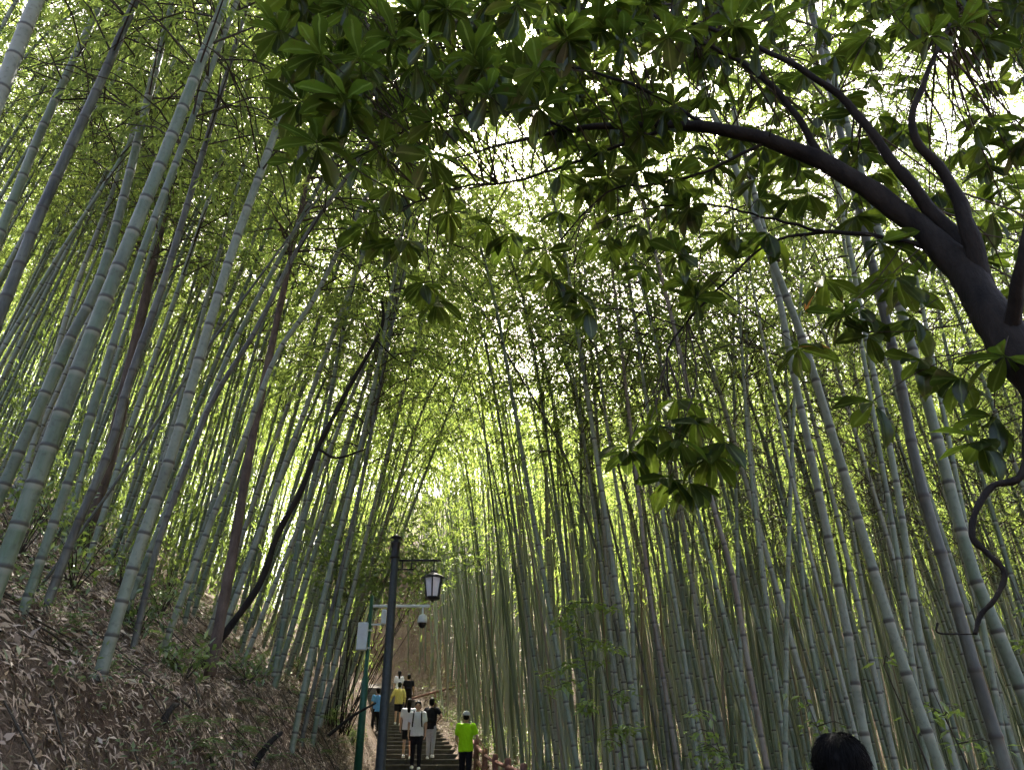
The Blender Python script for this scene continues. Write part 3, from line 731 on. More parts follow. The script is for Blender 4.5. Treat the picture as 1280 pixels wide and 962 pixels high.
for n_, i in enumerate(order):
    mt = tb @ allleaf[i][0]; R.random()
    if n_ < 296:
        o = ob('leaf', OL if R.random() < .012 else BL[i * 5 % 8], tree); o.matrix_basis = mt
    else:
        me = BL[i * 5 % 8]; V = np.array([mt @ vv.co for vv in me.vertices]); rest.add(V, np.array([tuple(f.vertices) for f in me.polygons]))
tag(ob('foliage', rest.mesh('foliage', M['broad'], True, {'mid': np.tile((0, 1, 0), rest.n // 3)}), tree), kind='stuff')
print('broad leaves', len(allleaf))

# ------------------------------------------------------------------ other trees, shrubs, saplings, ferns
def leafy(name, loc, label, cat, group, h, spread, nst, leaf, m, nl, droop=.2, lean=(0, 0), stemr=.008, wl=.38):
    rt = root(name, loc, label, cat, group); st = MB(); PO = []; DI = []
    for i in range(nst):
        az = R.uniform(0, 6.28); d = np.array((math.cos(az) * spread * R.uniform(.3, 1) + lean[0], math.sin(az) * spread * R.uniform(.3, 1) + lean[1], h * R.uniform(.6, 1)))
        pts = np.array([d * t + np.array((0, 0, h * .25 * math.sin(t * 3.1) * (1 - droop))) for t in np.linspace(0, 1, 6)])
        st.tube(pts, np.linspace(stemr, stemr * .3, 6), 5)
        f = rng.uniform(.3, 1, nl); b = np.stack([np.interp(f, np.linspace(0, 1, 6), pts[:, z]) for z in range(3)], 1)
        off = rng.normal(size=(nl, 3)) * spread * .22; PO.append(b + off)
        dd = off + rng.normal(size=(nl, 3)) * .15; dd[:, 2] -= droop * .1; DI.append(dd)
    st.build('stem', M['twig'], rt)
    PO = np.vstack(PO); DI = np.vstack(DI); n = len(PO)
    nr = rng.normal(size=(n, 3)) * .45; nr[:, 2] += 1
    ln = rng.uniform(.7, 1.2, n) * leaf
    V, F = leaves_np(PO, DI, nr, ln, ln * wl, .12)
    o = ob('foliage', mesh_np('foliage', V, F, m, None, False), rt)
    return rt
def ground_at(px, py, y0=3, y1=70):
    for Y in np.arange(y0, y1, .1):
        p = P(px, py, Y)
        if p[2] <= H1(p[0], p[1]): return Vector((p[0], p[1], H1(p[0], p[1]) - .03))
    p = P(px, py, y1); return Vector((p[0], p[1], H1(p[0], p[1])))

# crooked dark tree on the bank
pts = [P(a, b, 9.0) for a, b in ((292, 777), (326, 727), (347, 668), (376, 614), (397, 560), (437, 483), (470, 425), (479, 400), (477, 372))]
g0 = np.array(ground_at(262, 830)); pts = [np.array((pts[0][0] - .35, pts[0][1], H1(pts[0][0] - .35, pts[0][1]) - .1))] + pts
ct = root('crooked_tree', Vector(pts[0]), 'thin crooked dark-barked tree leaning off the leafy bank', 'tree')
q = MB(); q.tube(smooth_path(pts, 60) - pts[0], np.linspace(.045, .02, 60) * (1 + .1 * np.sin(np.arange(60) * 1.3)), 9); q.build('trunk', M['bark'], ct)
q = MB(); q.tube(smooth_path([pts[5], P(420, 572, 9.0), P(455, 562, 8.9)], 12) - pts[0], np.linspace(.02, .01, 12), 6); q.build('branch', M['bark'], ct)
q = MB(); q.tube(smooth_path([pts[7], P(500, 452, 9.0), P(520, 448, 8.9)], 12) - pts[0], np.linspace(.012, .005, 12), 6); q.build('branch', M['bark'], ct)
for tip in ((480, 370), (500, 440), (455, 560)):
    pp_ = P(*tip, 9.0); n = 60
    V, F = leaves_np(pp_ - pts[0] + rng.normal(size=(n, 3)) * .3, rng.normal(size=(n, 3)), rng.normal(size=(n, 3)) * .4 + (0, 0, 1), rng.uniform(.06, .11, n), rng.uniform(.02, .035, n), .1)
    ob('foliage', mesh_np('foliage', V, F, M['shrubleaf'], None, False), ct)

def trunk_tree(pp, Y, w, label, m='redbark'):
    pts = [P(a, b, Y) for a, b in pp]; b = pts[0] + (pts[0] - pts[1]) * .0
    base = np.array((pts[0][0] - .1, Y, H1(pts[0][0] - .1, Y) - .15)); allp = [base] + pts if base[2] < pts[0][2] - .2 else pts
    base = allp[0]; u = pts[-1] - pts[-2]; u /= np.linalg.norm(u); allp = allp + [pts[-1] + u * 2.5, pts[-1] + u * 5]
    rt = root('conifer_tree', Vector(base), label, 'tree'); r = .5 * w * depth(pts[0]) / FPX
    sp = smooth_path(allp, 50) - base; q = MB(); q.tube(sp, np.linspace(r * 1.15, r * .3, 50) * (1 + .05 * np.sin(np.arange(50) * 1.7)), 12); q.build('trunk', M[m], rt)
    PO = []
    for k in range(26):
        br = MB()
        f = R.uniform(.5, 1); b = sp[int(f * 49)]; az = R.uniform(0, 6.28); e = b + np.array((math.cos(az), math.sin(az), R.uniform(-.1, .5))) * R.uniform(.6, 1.8) * (1.3 - f)
        br.tube(np.array((b, (b + e) / 2 + (0, 0, .08), e)), np.array((.02, .014, .005)), 5); br.build('branch', M[m], rt); PO.append(e + rng.normal(size=(130, 3)) * .28)
    PO = np.vstack(PO); n = len(PO)
    V, F = leaves_np(PO, rng.normal(size=(n, 3)), rng.normal(size=(n, 3)) * .5 + (0, 0, 1), rng.uniform(.06, .12, n), rng.uniform(.015, .03, n), .1)
    ob('crown', mesh_np('crown', V, F, M['shrubleaf'], None, False), rt)
trunk_tree([(262, 845), (292, 685), (313, 560), (341, 425), (353, 370)], 8.4, 13, 'straight tree with red-brown bark among the leaning bamboos')
trunk_tree([(140, 560), (160, 470), (178, 390)], 10.5, 16, 'dark red-brown trunk half hidden behind the thickest bamboo')

SG = 'glossy shrubs on the leafy bank'
for px, py, h, sp_ in ((330, 760, .7, .5), (400, 800, .6, .5), (440, 740, .8, .6), (250, 735, .5, .4), (200, 770, .5, .45), (110, 700, .6, .4), (420, 850, .4, .35), (60, 690, .7, .5), (360, 700, .9, .6), (300, 690, .9, .6), (230, 690, .8, .5), (150, 740, .6, .45), (180, 670, .9, .6), (275, 790, .5, .4), (350, 820, .5, .4), (90, 740, .5, .4), (310, 860, .35, .35), (385, 740, .9, .6), (20, 700, .8, .5), (415, 910, .35, .3), (140, 700, .9, .6), (260, 720, .8, .55), (330, 800, .6, .45), (375, 850, .5, .4), (430, 880, .5, .4), (440, 800, .8, .55), (410, 770, .9, .6), (210, 740, .7, .5), (45, 660, .9, .6), (290, 760, .7, .5), (440, 930, .4, .35), (170, 800, .35, .3), (230, 850, .3, .3)):
    leafy('shrub', ground_at(px, py), 'low glossy-leaved shrub sprouting from the leafy bank', 'shrub', SG, h, sp_, 9, .085, M['shrubleaf'], 26)
for px, py, Y, h, lab in ((500, 668, 17, 1.6, 'glossy-leaved shrub overhanging the top of the lamp post'), (590, 668, 18, 1.3, 'glossy-leaved shrub spreading above the hanging lantern'), (430, 660, 15, 1.5, 'tall glossy shrub on the bank above the white box')):
    p = P(px, py, Y); b = np.array((float(xc(Y + 1)) - HW - .9, Y + 1.0, 0)); b[2] = H1(b[0], b[1]) - .05
    rt = root('overhanging_shrub', Vector(b), lab, 'shrub'); st = MB(); c = p - b
    PO = []
    for i in range(9):
        e = c + np.array((R.uniform(-1.5, 1.5), R.uniform(-.8, .8), R.uniform(-.35, .4)))
        pts2 = smooth_path([np.array((R.uniform(-.25, .25), R.uniform(-.25, .25), 0)), c * .5 + np.array((R.uniform(-.3, .3), R.uniform(-.3, .3), R.uniform(.4, .9))), e], 10); st.tube(pts2, np.linspace(.011, .003, 10), 5)
        f = rng.uniform(.6, 1, 150); PO.append(np.stack([np.interp(f, np.linspace(0, 1, 10), pts2[:, z]) for z in range(3)], 1) + rng.normal(size=(150, 3)) * (.34, .3, .16))
    st.build('stem', M['bark'], rt); PO = np.vstack(PO); n = len(PO)
    V, F = leaves_np(PO, rng.normal(size=(n, 3)) * (1, 1, .5), rng.normal(size=(n, 3)) * .4 + (0, 0, 1), rng.uniform(.10, .17, n), rng.uniform(.045, .075, n), .1)
    ob('foliage', mesh_np('foliage', V, F, M['shrubleaf'], None, False), rt)
# fern-like fronds on the bank
def fern(loc, k):
    rt = root('fern', loc, 'small green fern growing on the leafy bank', 'fern', 'ferns on the leafy bank')
    for i in range(k):
        az = R.uniform(0, 6.28); ln = R.uniform(.28, .5); q = MB(); t = np.linspace(0, 1, 12)
        sp = np.stack((np.cos(az) * ln * t * .9, np.sin(az) * ln * t * .9, ln * (.75 * t - .8 * t ** 2)), 1)
        q.tube(sp, np.linspace(.003, .001, 12), 3, False)
        side = np.array((-math.sin(az), math.cos(az), 0)); pos = np.repeat(sp[2:], 2, 0); sg = np.tile((1, -1), 10)[:, None]
        dr = side * sg + np.array((math.cos(az), math.sin(az), -.2)) * .35
        lw = np.repeat(np.sin(np.linspace(.5, 3.0, 10)), 2) * .085
        V, F = leaves_np(pos, dr, np.tile((0, 0, 1.0), (20, 1)), lw, np.full(20, .022), .05); q.add(V, F)
        q.build('frond', M['fern'], rt, False)
for px, py in ((240, 800), (175, 790), (100, 780), (270, 905), (300, 935), (250, 930), (210, 700), (340, 890), (390, 900), (290, 880), (370, 870), (320, 905), (235, 945), (265, 950), (330, 950), (360, 930), (400, 940), (295, 915), (225, 915), (420, 930)):
    fern(ground_at(px, py), 7)
# saplings in front of the dense stand
def sapling(px, py, Y, label, spread=.45, nl=34, leaf=.1, m='sapleaf', hang=0):
    nl = int(nl * 1.8)
    p = P(px, py, Y); b = np.array((p[0] + .25, p[1] + .1, H1(p[0] + .25, p[1] + .1) - .05))
    rt = root('sapling', Vector(b), label, 'sapling'); st = MB(); c = p - b; PO = []
    sp = smooth_path([np.zeros(3), c * .6 + (.08, 0, .1), c], 14); st.tube(sp, np.linspace(.013, .004, 14), 6)
    for i in range(7):
        a = sp[R.randint(8, 13)]; e = a + np.array((R.uniform(-1, 1) * spread, R.uniform(-.5, .5) * spread, R.uniform(-.15, .25) * spread - hang * R.random()))
        st.tube(np.array((a, (a + e) / 2 + (0, 0, .04), e)), np.array((.005, .004, .002)), 4); f = rng.random((nl, 1)); PO.append(a + (e - a) * f + rng.normal(size=(nl, 3)) * (.05, .05, .03))
    st.build('stem', M['twig'], rt); PO = np.vstack(PO); n = len(PO)
    V, F = leaves_np(PO, rng.normal(size=(n, 3)) * (1, 1, .3) + (0, 0, -.3), rng.normal(size=(n, 3)) * .25 + (0, 0, 1), rng.uniform(.7, 1.15, n) * leaf, rng.uniform(.38, .5, n) * leaf, .1)
    ob('foliage', mesh_np('foliage', V, F, M[m], None, False), rt)
sapling(715, 752, 9.5, 'yellow-green sapling with a drooping spray against the dense stems', .6, 34, .11, hang=.25)
sapling(752, 830, 9.5, 'small sapling below the drooping spray of another', .3, 16, .10)
sapling(875, 872, 7.5, 'low sapling with pale leaves at the foot of the reddish bamboo', .3, 12, .09)
sapling(1105, 832, 4.9, 'sapling with flat pale green leaves between two thick bamboos', .26, 6, .09)
sapling(1165, 860, 5.4, 'leafy sapling beside the thick dark brown bamboo', .28, 9, .085)
sapling(1010, 880, 6.3, 'low pale sapling rising behind the black-haired head', .3, 8, .09)
sapling(1262, 720, 6.0, 'bright green sapling past the dark looping vine', .3, 14, .09)
sapling(905, 930, 7.0, 'low dark-leaved sapling at the foot of the dense stand', .3, 14, .08, 'shrubleaf')

n = 9000; ux = rng.uniform(-9, 12, n); uy = rng.uniform(7, 56, n); kp = ux - (xc(uy) + HW) > .35; ux, uy = ux[kp], uy[kp]; n = len(ux)
cc = np.stack((ux, uy, H(ux, uy) + rng.uniform(.05, .7, n)), 1); PO = np.repeat(cc, 8, 0) + rng.normal(size=(n * 8, 3)) * (.16, .16, .1); n = len(PO)
V, F = leaves_np(PO, rng.normal(size=(n, 3)) * (1, 1, .4) + (0, 0, -.2), rng.normal(size=(n, 3)) * .4 + (0, 0, 1), rng.uniform(.07, .16, n), rng.uniform(.025, .05, n), .1)
tag(ob('undergrowth', mesh_np('undergrowth', V, F, M['shrubleaf'], None, False)), 'dark leafy undergrowth on the ground among the dense stems', 'undergrowth', kind='stuff')
n = 2600; ux = rng.uniform(-7, -1.3, n); uy = rng.uniform(2.5, 17, n); kp = (xc(uy) - HW - ux > .15) & (vn(ux, uy, .8, 12) > .18); ux, uy = ux[kp], uy[kp]; n = len(ux)
cc = np.stack((ux, uy, H(ux, uy) + rng.uniform(.03, .2, n)), 1); PO = np.repeat(cc, 9, 0) + rng.normal(size=(n * 9, 3)) * (.07, .07, .04); n = len(PO)
V, F = leaves_np(PO, rng.normal(size=(n, 3)) * (1, 1, .4), rng.normal(size=(n, 3)) * .4 + (0, -.2, 1), rng.uniform(.03, .075, n), rng.uniform(.015, .03, n), .1)
tag(ob('ground_cover', mesh_np('ground_cover', V, F, M['fern'], None, False)), 'small green plants spreading in patches over the leafy bank', 'ground cover', kind='stuff')
# dry twig hooked on the dark bamboo, fallen branches on the bank
def stick(name, pts, r, label, cat='branch'):
    c = np.mean(pts, 0); q = MB(); q.tube(smooth_path(pts, 24) - c, np.linspace(r, r * .5, 24) * (1 + .1 * np.sin(np.arange(24) * 2.1)), 7)
    o = q.build(name, M['bark']); o.location = c; tag(o, label, cat)
stick('dry_twig', [P(1172, 778, 3.98), P(1172, 790, 3.97), P(1195, 792, 3.96), P(1219, 792, 3.96)], .006, 'thin dry twig hooked across the dark brown bamboo', 'twig')
for px, py, qx, qy, rr_, lb in ((405, 918, 470, 878, .045, 'dark dead branch sticking up near the green pole'), (310, 958, 352, 915, .05, 'broken dark branch lying on the leafy bank'), (195, 905, 222, 880, .04, 'short dark stub poking from the leafy bank')):
    a = np.array(ground_at(px, py)); e = P(qx, qy, a[1] + .3); mid = (a + e) / 2 + (.02, 0, .03)
    stick('dead_branch', [a - (0, 0, .08), mid, e], rr_ * .8, lb)

# ------------------------------------------------------------------ lamp post
lb = P(476, 950, 13.4); lz = H1(lb[0] - .1, 13.4)
LPX, LPY = float(lb[0]), 13.4
top = P(493, 668, 13.4); base_z = zstep(13.4); HT = float(top[2]) - base_z
lamp = root('street_lamp', (LPX, LPY, base_z), 'dark lamp post with one hanging lantern on a bracket arm', 'street lamp')
q = MB(); q.lathe(((.0, 0), (.17, 0), (.17, .05), (.12, .09), (.105, .16), (.1, .6), (.085, .68)), k=20); q.build('base', M['post'], lamp)
q = MB(); q.lathe(((.082, .6), (.075, HT * .6), (.066, HT - .42)), k=20); q.build('post', M['post'], lamp)
q = MB(); q.lathe(((.0, HT - .43), (.085, HT - .43), (.088, HT - .4), (.075, HT - .37), (.078, HT - .2), (.09, HT - .17), (.09, HT - .14), (.05, HT - .12), (.045, HT - .08), (.1, HT - .06), (.09, HT - .04), (.03, HT), (0, HT + .02)), k=20); q.build('finial', M['black'], lamp)
az_ = P(550, 700, 13.4)[2] - base_z; ax_ = float(P(552, 700, 13.4)[0]) - LPX
arm = MB(); arm.box((ax_ / 2 + .03, 0, az_), (ax_ - .06, .03, .035), 0, .004); arm.box((.2, 0, az_ - .16), (.28, .025, .025), 0, .004)
for t in (.14, .3): arm.box((t, 0, az_ - .08), (.02, .02, .14), 0, .003)
arm.tube([(.34 + .05 * math.cos(t), 0, az_ - .1 + .05 * math.sin(t)) for t in np.linspace(-1.5, 3.6, 14)], .008, 6)
arm.build('arm', M['black'], lamp)
lx, lzt = float(P(542, 716, 13.4)[0]) - LPX, float(P(542, 716, 13.4)[2]) - base_z
lan = MB(); lan.lathe(((.0, az_ - .01 - lzt), (.012, az_ - .01 - lzt), (.012, .05), (.05, .04), (.06, 0), (.2, -.06), (.21, -.085), (.15, -.09), (0, -.09)), (lx, 0, lzt), 6)
lant = lan.build('lantern', M['black'], lamp, False)
k6 = [(math.cos(a), math.sin(a)) for a in np.linspace(math.pi / 6, math.pi * 2 + math.pi / 6, 6, endpoint=False)]
def lobj(nm, q, m): o = q.build(nm, m, lant, False); return o
for i in range(6):
    (c0, s0), (c1, s1) = k6[i], k6[(i + 1) % 6]
    q = MB(); q.tube([(lx + .165 * c0, .165 * s0, lzt - .09), (lx + .115 * c0, .115 * s0, lzt - .42)], .013, 6); lobj('bar', q, M['black'])
    q = MB(); V = [(lx + r * c, r * s, z) for r, c, s, z in ((.15, c0, s0, lzt - .092), (.15, c1, s1, lzt - .092), (.103, c1, s1, lzt - .415), (.103, c0, s0, lzt - .415))]
    V += [(lx + (x - lx) * .94, y * .94, z) for x, y, z in V]
    q.add(V, [(0, 1, 2, 3), (7, 6, 5, 4), (0, 4, 5, 1), (1, 5, 6, 2), (2, 6, 7, 3), (3, 7, 4, 0)]); lobj('pane', q, M['frost'])
q = MB(); q.lathe(((0, -.41), (.125, -.41), (.13, -.43), (.11, -.455), (.03, -.47), (.02, -.5), (0, -.5)), (lx, 0, lzt), 6); lobj('lantern_base', q, M['black'])

# green camera pole
GY = 15.0
gb = P(450, 928, GY); gt = P(466, 745, GY); gz0 = H1(gb[0], GY) - .1
pole = root('camera_pole', (float(gb[0]), GY, gz0), 'green camera pole with a white box and a side arm', 'camera pole')
hp = float(gt[2]) - gz0
q = MB(); q.lathe(((0, 0), (.075, 0), (.062, hp * .55), (.04, hp * .56), (.036, hp), (0, hp + .02)), k=16); q.build('pole', M['green'], pole)
bz = float(P(455, 796, GY)[2]) - gz0
q = MB(); q.box((-.10, -.1, bz), (.19, .14, .5), .1, .012); bx_ = q.build('equipment_box', M['white'], pole, False)
q = MB(); q.box((-.10 + .007, -.172, bz), (.15, .006, .44), .1, .002); q.build('door', M['white'], bx_, False)
q = MB(); q.box((.0, -.03, bz - .2), (.12, .05, .03), 0, .004); q.box((.0, -.03, bz + .12), (.12, .05, .03), 0, .004); q.build('bracket', M['white'], pole, False)
azg = float(P(500, 757, GY)[2]) - gz0; x1 = float(P(537, 757, GY)[0]) - gb[0]
q = MB(); q.box((x1 / 2 + .02, 0, azg), (x1 - .03, .05, .05), 0, .008); q.build('arm', M['white'], pole, False)
q = MB(); z3 = float(P(478, 772, GY)[2]) - gz0; x3 = float(P(480, 772, GY)[0]) - gb[0]
q.box((x3, -.05, z3), (.09, .2, .28), .2, .02); q.box((x3 / 2 + .02, 0, z3 - .12), (x3 - .02, .03, .03), 0, .004); q.build('bullet_camera', M['white'], pole, False)
dx_ = float(P(528, 775, GY)[0]); dz_ = float(P(528, 776, GY)[2])
dome = root('dome_camera', (dx_, GY, dz_), 'white dome surveillance camera with black lower half under the pole arm', 'camera')
hd = azg + gz0 - dz_ - .02
q = MB(); q.lathe(((.0, hd), (.018, hd), (.018, .13), (.04, .125), (.075, .1), (.092, .04), (.095, 0), (.095, -.03), (0, -.03)), k=20); q.build('housing', M['white'], dome)
q = MB(); q.lathe([(.082 * math.cos(t), -.03 - .1 * math.sin(t)) for t in np.linspace(0, math.pi / 2, 8)], k=20); q.build('dome', M['dome'], dome)

# ------------------------------------------------------------------ railings
rl = root('railing', (float(xc(15)) + HW + .12, 15, zstep(15)), 'red-brown railing of posts and two rails along the path', 'railing')
o0 = np.array(rl.location); yr_ = np.arange(6.5, 24.5, 1.75)
tops = []
for y in yr_:
    x = float(xc(y)) + HW + .12; z = H1(x, y) - .1; zt = float(zp(y)) + .78; h = zt - z
    q = MB(); q.lathe(((0, 0), (.075, 0), (.07, h * .5), (.066, h - .05), (.055, h - .01), (0, h)), (x - o0[0], y - o0[1], z - o0[2]), 10); q.build('post', M['railing'], rl)
    tops.append(np.array((x, y, zt)) - o0)
for a, b in zip(tops, tops[1:]):
    for dz in (.16, .5):
        q = MB(); q.tube(smooth_path([a - (0, 0, dz), (a + b) / 2 - (0, 0, dz + .012), b - (0, 0, dz)], 6), .042, 8); q.build('rail', M['railing'], rl)
e0, e1 = P(503, 876, 37.5), P(582, 855, 40)
rl2 = root('log_barrier', Vector(e0), 'brown log rail along the foot of the slope behind the walkers', 'log rail')
q = MB(); q.tube(smooth_path([np.zeros(3), (e1 - e0) * .5 + (0, 0, .03), e1 - e0], 12), .06, 10); q.build('rail', M['railing'], rl2)
for f in (.05, .5, .95):
    p = e0 + (e1 - e0) * f; g = H1(p[0], p[1]) - .15; q = MB(); q.tube([(p - e0), np.array((p[0], p[1], min(g, p[2] - .2))) - e0], .06, 8); q.build('post', M['railing'], rl2)

# ------------------------------------------------------------------ people
def prim_mesh(prims):
    q = MB()
    for p in prims:
        if p[0] == 'cap':
            a, b, r0, r1 = np.array(p[1], float), np.array(p[2], float), p[3], p[4]; d = b - a; L_ = np.linalg.norm(d); d = d / L_
            pts = []; rad = []
            for t in np.linspace(-1.5, 0, 5): pts.append(a + d * r0 * math.sin(t)); rad.append(max(.0015, r0 * math.cos(t)))
            for t in np.linspace(0, 1.5, 5): pts.append(b + d * r1 * math.sin(t)); rad.append(max(.0015, r1 * math.cos(t)))
            q.tube(pts, rad, 12)
        elif p[0] == 'ell':
            c, r = p[1], p[2]; n = 10; prof = [(math.cos(t), math.sin(t)) for t in np.linspace(-1.52, 1.52, n)]
            s = MB(); s.tube([(0, 0, z) for _, z in prof], [x for x, _ in prof], 16); V = np.vstack(s.V) * np.array(r)
            if len(p) > 3: V = V @ np.array(Matrix.Rotation(p[3], 3, 'X')).T
            q.add(V + np.array(c), np.vstack(s.F4), np.vstack(s.F3))
        elif p[0] == 'loft':
            k = 18; a = np.linspace(0, 2 * math.pi, k, endpoint=False); V = []
            for c, rx, ry in p[1]: V += [(c[0] + rx * math.cos(t), c[1] + ry * math.sin(t), c[2]) for t in a]
            n = len(p[1]); i = np.arange(n - 1)[:, None] * k; j = np.arange(k)[None]; j2 = (j + 1) % k
            V += [p[1][0][0], p[1][-1][0]]; jj = np.arange(k); j3 = (jj + 1) % k
            T = np.vstack((np.stack((np.full(k, n * k), j3, jj), 1), np.stack((np.full(k, n * k + 1), (n - 1) * k + jj, (n - 1) * k + j3), 1)))
            q.add(V, np.stack((i + j, i + j2, i + k + j2, i + k + j), -1).reshape(-1, 4), T)
    return q
tmpm = plain('temporary', (.5, .5, .5))
def blob(name, prims, m, parent, vox=.014, extra=None, sm=4):
    q = prim_mesh(prims); o = bpy.data.objects.new('tmp', q.mesh('tmp', tmpm)); C.objects.link(o)
    r = o.modifiers.new('r', 'REMESH'); r.mode = 'VOXEL'; r.voxel_size = vox; r.use_smooth_shade = True
    s = o.modifiers.new('s', 'SMOOTH'); s.iterations = sm; s.factor = .5
    me = bpy.data.meshes.new_from_object(o.evaluated_get(bpy.context.evaluated_depsgraph_get()))
    bpy.data.objects.remove(o)
    n = len(me.vertices); V = np.zeros(n * 3, np.float32); me.vertices.foreach_get('co', V)
    F = np.array([tuple(f.vertices) for f in me.polygons if len(f.vertices) == 4]); out_ = MB(); out_.add(V.reshape(-1, 3), F)
    T = [tuple(f.vertices) for f in me.polygons if len(f.vertices) == 3]
    if T: out_.F3.append(np.array(T))
    bpy.data.meshes.remove(me)
    if extra:
        e = prim_mesh(extra); out_.add(np.vstack(e.V), np.vstack(e.F4), np.vstack(e.F3))
    return out_.build(name, m, parent)

def person(loc, face, height, label, group=None, top='wht', bottom='blk', shoes='shoe', short_legs=False, stride=(.12, -.12), arms=None, pack=None, straps=False, cap=None, longhair=False, vox=.022, sleeve=.6, loose=1.0, headturn=0, bun=False):
    """face: heading in radians (0 = away from the camera); local frame: +y forward"""
    rt = root('person', loc, label, 'person', group); rt.rotation_euler = (0, 0, face); sc = height / 1.72; rt.scale = (sc,) * 3
    V3 = lambda *a: np.array(a, float)
    J = {}
    for s, sd in ((-1, 0), (1, 1)):
        f = stride[sd]; J['hip', s] = V3(.085 * s, 0, .90); J['ank', s] = V3(.1 * s, f, .085 + (max(0, -f) * .35)); k = (J['hip', s] + J['ank', s]) / 2
        J['knee', s] = k + V3(0, .03 + abs(f) * .12, .01)
        J['sh', s] = V3(.175 * s, -.01, 1.40)
        e, w = (arms or {}).get(s, (V3(.235 * s, -.03, 1.13), V3(.25 * s, .06, .90))); J['el', s] = V3(*e); J['wr', s] = V3(*w)
    B = [('loft', [(V3(0, 0, .84), .10, .08), (V3(0, 0, .92), .155, .105), (V3(0, .0, 1.06), .135, .095), (V3(0, .0, 1.25), .165, .11), (V3(0, -.005, 1.38), .15, .085), (V3(0, -.005, 1.45), .07, .06)]),
         ('cap', J['sh', -1], J['sh', 1], .055, .055), ('cap', V3(0, 0, 1.42), V3(0, .012, 1.53), .053, .048),
         ('ell', V3(0, .012, 1.605), (.074, .092, .112)), ('ell', V3(0, .04, 1.55), (.052, .06, .062)), ('cap', V3(0, .1, 1.615), V3(0, .118, 1.588), .008, .014),
         ('ell', V3(-.076, .0, 1.6), (.012, .022, .032)), ('ell', V3(.076, .0, 1.6), (.012, .022, .032))]
    hands = []
    for s in (-1, 1):
        B += [('cap', J['hip', s], J['knee', s], .082, .055), ('cap', J['knee', s], J['ank', s], .053, .036), ('cap', J['ank', s] + V3(0, -.03, -.045), J['ank', s] + V3(0, .14, -.055), .035, .03),
              ('cap', J['sh', s], J['el', s], .052, .039), ('cap', J['el', s], J['wr', s], .039, .026)]
        d = J['wr', s] - J['el', s]; d /= np.linalg.norm(d); side = np.cross(d, V3(1, 0, 0)); side /= np.linalg.norm(side)
        pal = J['wr', s] + d * .055; B.append(('cap', J['wr', s], pal, .025, .03))
        for k, ln in zip((-1.5, -.5, .5, 1.5), (.055, .07, .075, .065)):
            a = pal + side * k * .017 + d * .015; b = a + d * ln * .6 + V3(-s * .008, 0, 0); hands.append(('cap', a, b, .0095, .0085)); hands.append(('cap', b, b + d * ln * .45 + V3(-s * .018, .004, 0), .0085, .007))
        th = J['wr', s] + d * .02 + side * .02; hands.append(('cap', th, th + d * .035 + side * .03 + V3(-s * .01, 0, 0), .011, .009))
    blob('body', B, M['skin'], rt, vox * .8, hands, 3)
    # head details
    for s in (-1, 1):
        q = prim_mesh([('ell', V3(.031 * s, .098, 1.612), (.013, .007, .007))]); q.build('eye', M['hair'], rt)
    q = prim_mesh([('ell', V3(0, .098, 1.552), (.022, .008, .005))]); q.build('mouth', plain('lips', (.3, .12, .1)), rt)
    if cap:
        q = MB(); q.lathe(((.0, 1.735), (.05, 1.725), (.082, 1.69), (.1, 1.635), (.098, 1.625), (.0, 1.63)), (0, .005, 0), 18); cp = q.build('cap', M[cap], rt)
        q = MB(); q.lathe(((.0, .008), (.075, .004), (.08, 0), (0, -.004)), (0, .1, 1.632), 16); q.build('brim', M[cap], cp)
        hp_ = [('ell', V3(0, -.02, 1.585), (.08, .078, .07))]
    else:
        hp_ = [('ell', V3(0, -.012, 1.645), (.090, .104, .098)), ('ell', V3(0, -.048, 1.585), (.085, .074, .09))]
        if longhair: hp_ += [('cap', V3(0, -.07, 1.6), V3(0, -.095, 1.36), .075, .05)]
        if bun: hp_ += [('ell', V3(0, -.1, 1.69), (.04, .04, .04))]
    strands = None
    if vox < .014:      # close enough for strands to show
        q = MB()
        for _ in range(1400):
            a, e = R.uniform(0, 6.28), R.uniform(-.5, 1.5); rr_ = lambda e: np.array((.088 * math.cos(a) * math.cos(e), -.014 + .102 * math.sin(a) * math.cos(e), 1.645 + .096 * math.sin(e)))
            p0 = rr_(e); o_ = (p0 - V3(0, -.014, 1.64)); o_ /= np.linalg.norm(o_); p1 = rr_(e - .25) + o_ * R.uniform(.001, .009); p2 = rr_(e - .5) + o_ * R.uniform(-.002, .013) + rng.normal(size=3) * .004
            q.tube(np.array((p0, p1, p2)), np.array((.0012, .001, .0004)), 3, False)
        tag(q.build('hair_strands', M['hair'], rt), kind='stuff')
    blob('hair', hp_, M['hair'], rt, .012)
    # shirt
    lo = loose; S = [('loft', [(V3(0, 0, .83), .168 * lo, .122 * lo), (V3(0, 0, .95), .165 * lo, .118 * lo), (V3(0, 0, 1.1), .155 * lo, .112 * lo), (V3(0, .0, 1.26), .182 * lo, .128), (V3(0, -.005, 1.37), .172, .104), (V3(0, -.005, 1.455), .078, .068)]),
         ('cap', J['sh', -1] - V3(0, 0, .012), J['sh', 1] - V3(0, 0, .012), .066, .066)]
    for s in (-1, 1):
        e = J['sh', s] + (J['el', s] - J['sh', s]) * min(1, sleeve); S.append(('cap', J['sh', s], e, .07, .062 * lo))
        if sleeve > 1: S.append(('cap', J['el', s], J['el', s] + (J['wr', s] - J['el', s]) * .9, .052, .042))
    blob('shirt', S, M[top], rt, vox)
    # trousers or shorts
    T = [('loft', [(V3(0, 0, .80), .15, .105), (V3(0, 0, .87), .162, .116), (V3(0, 0, .98), .15, .108)])]
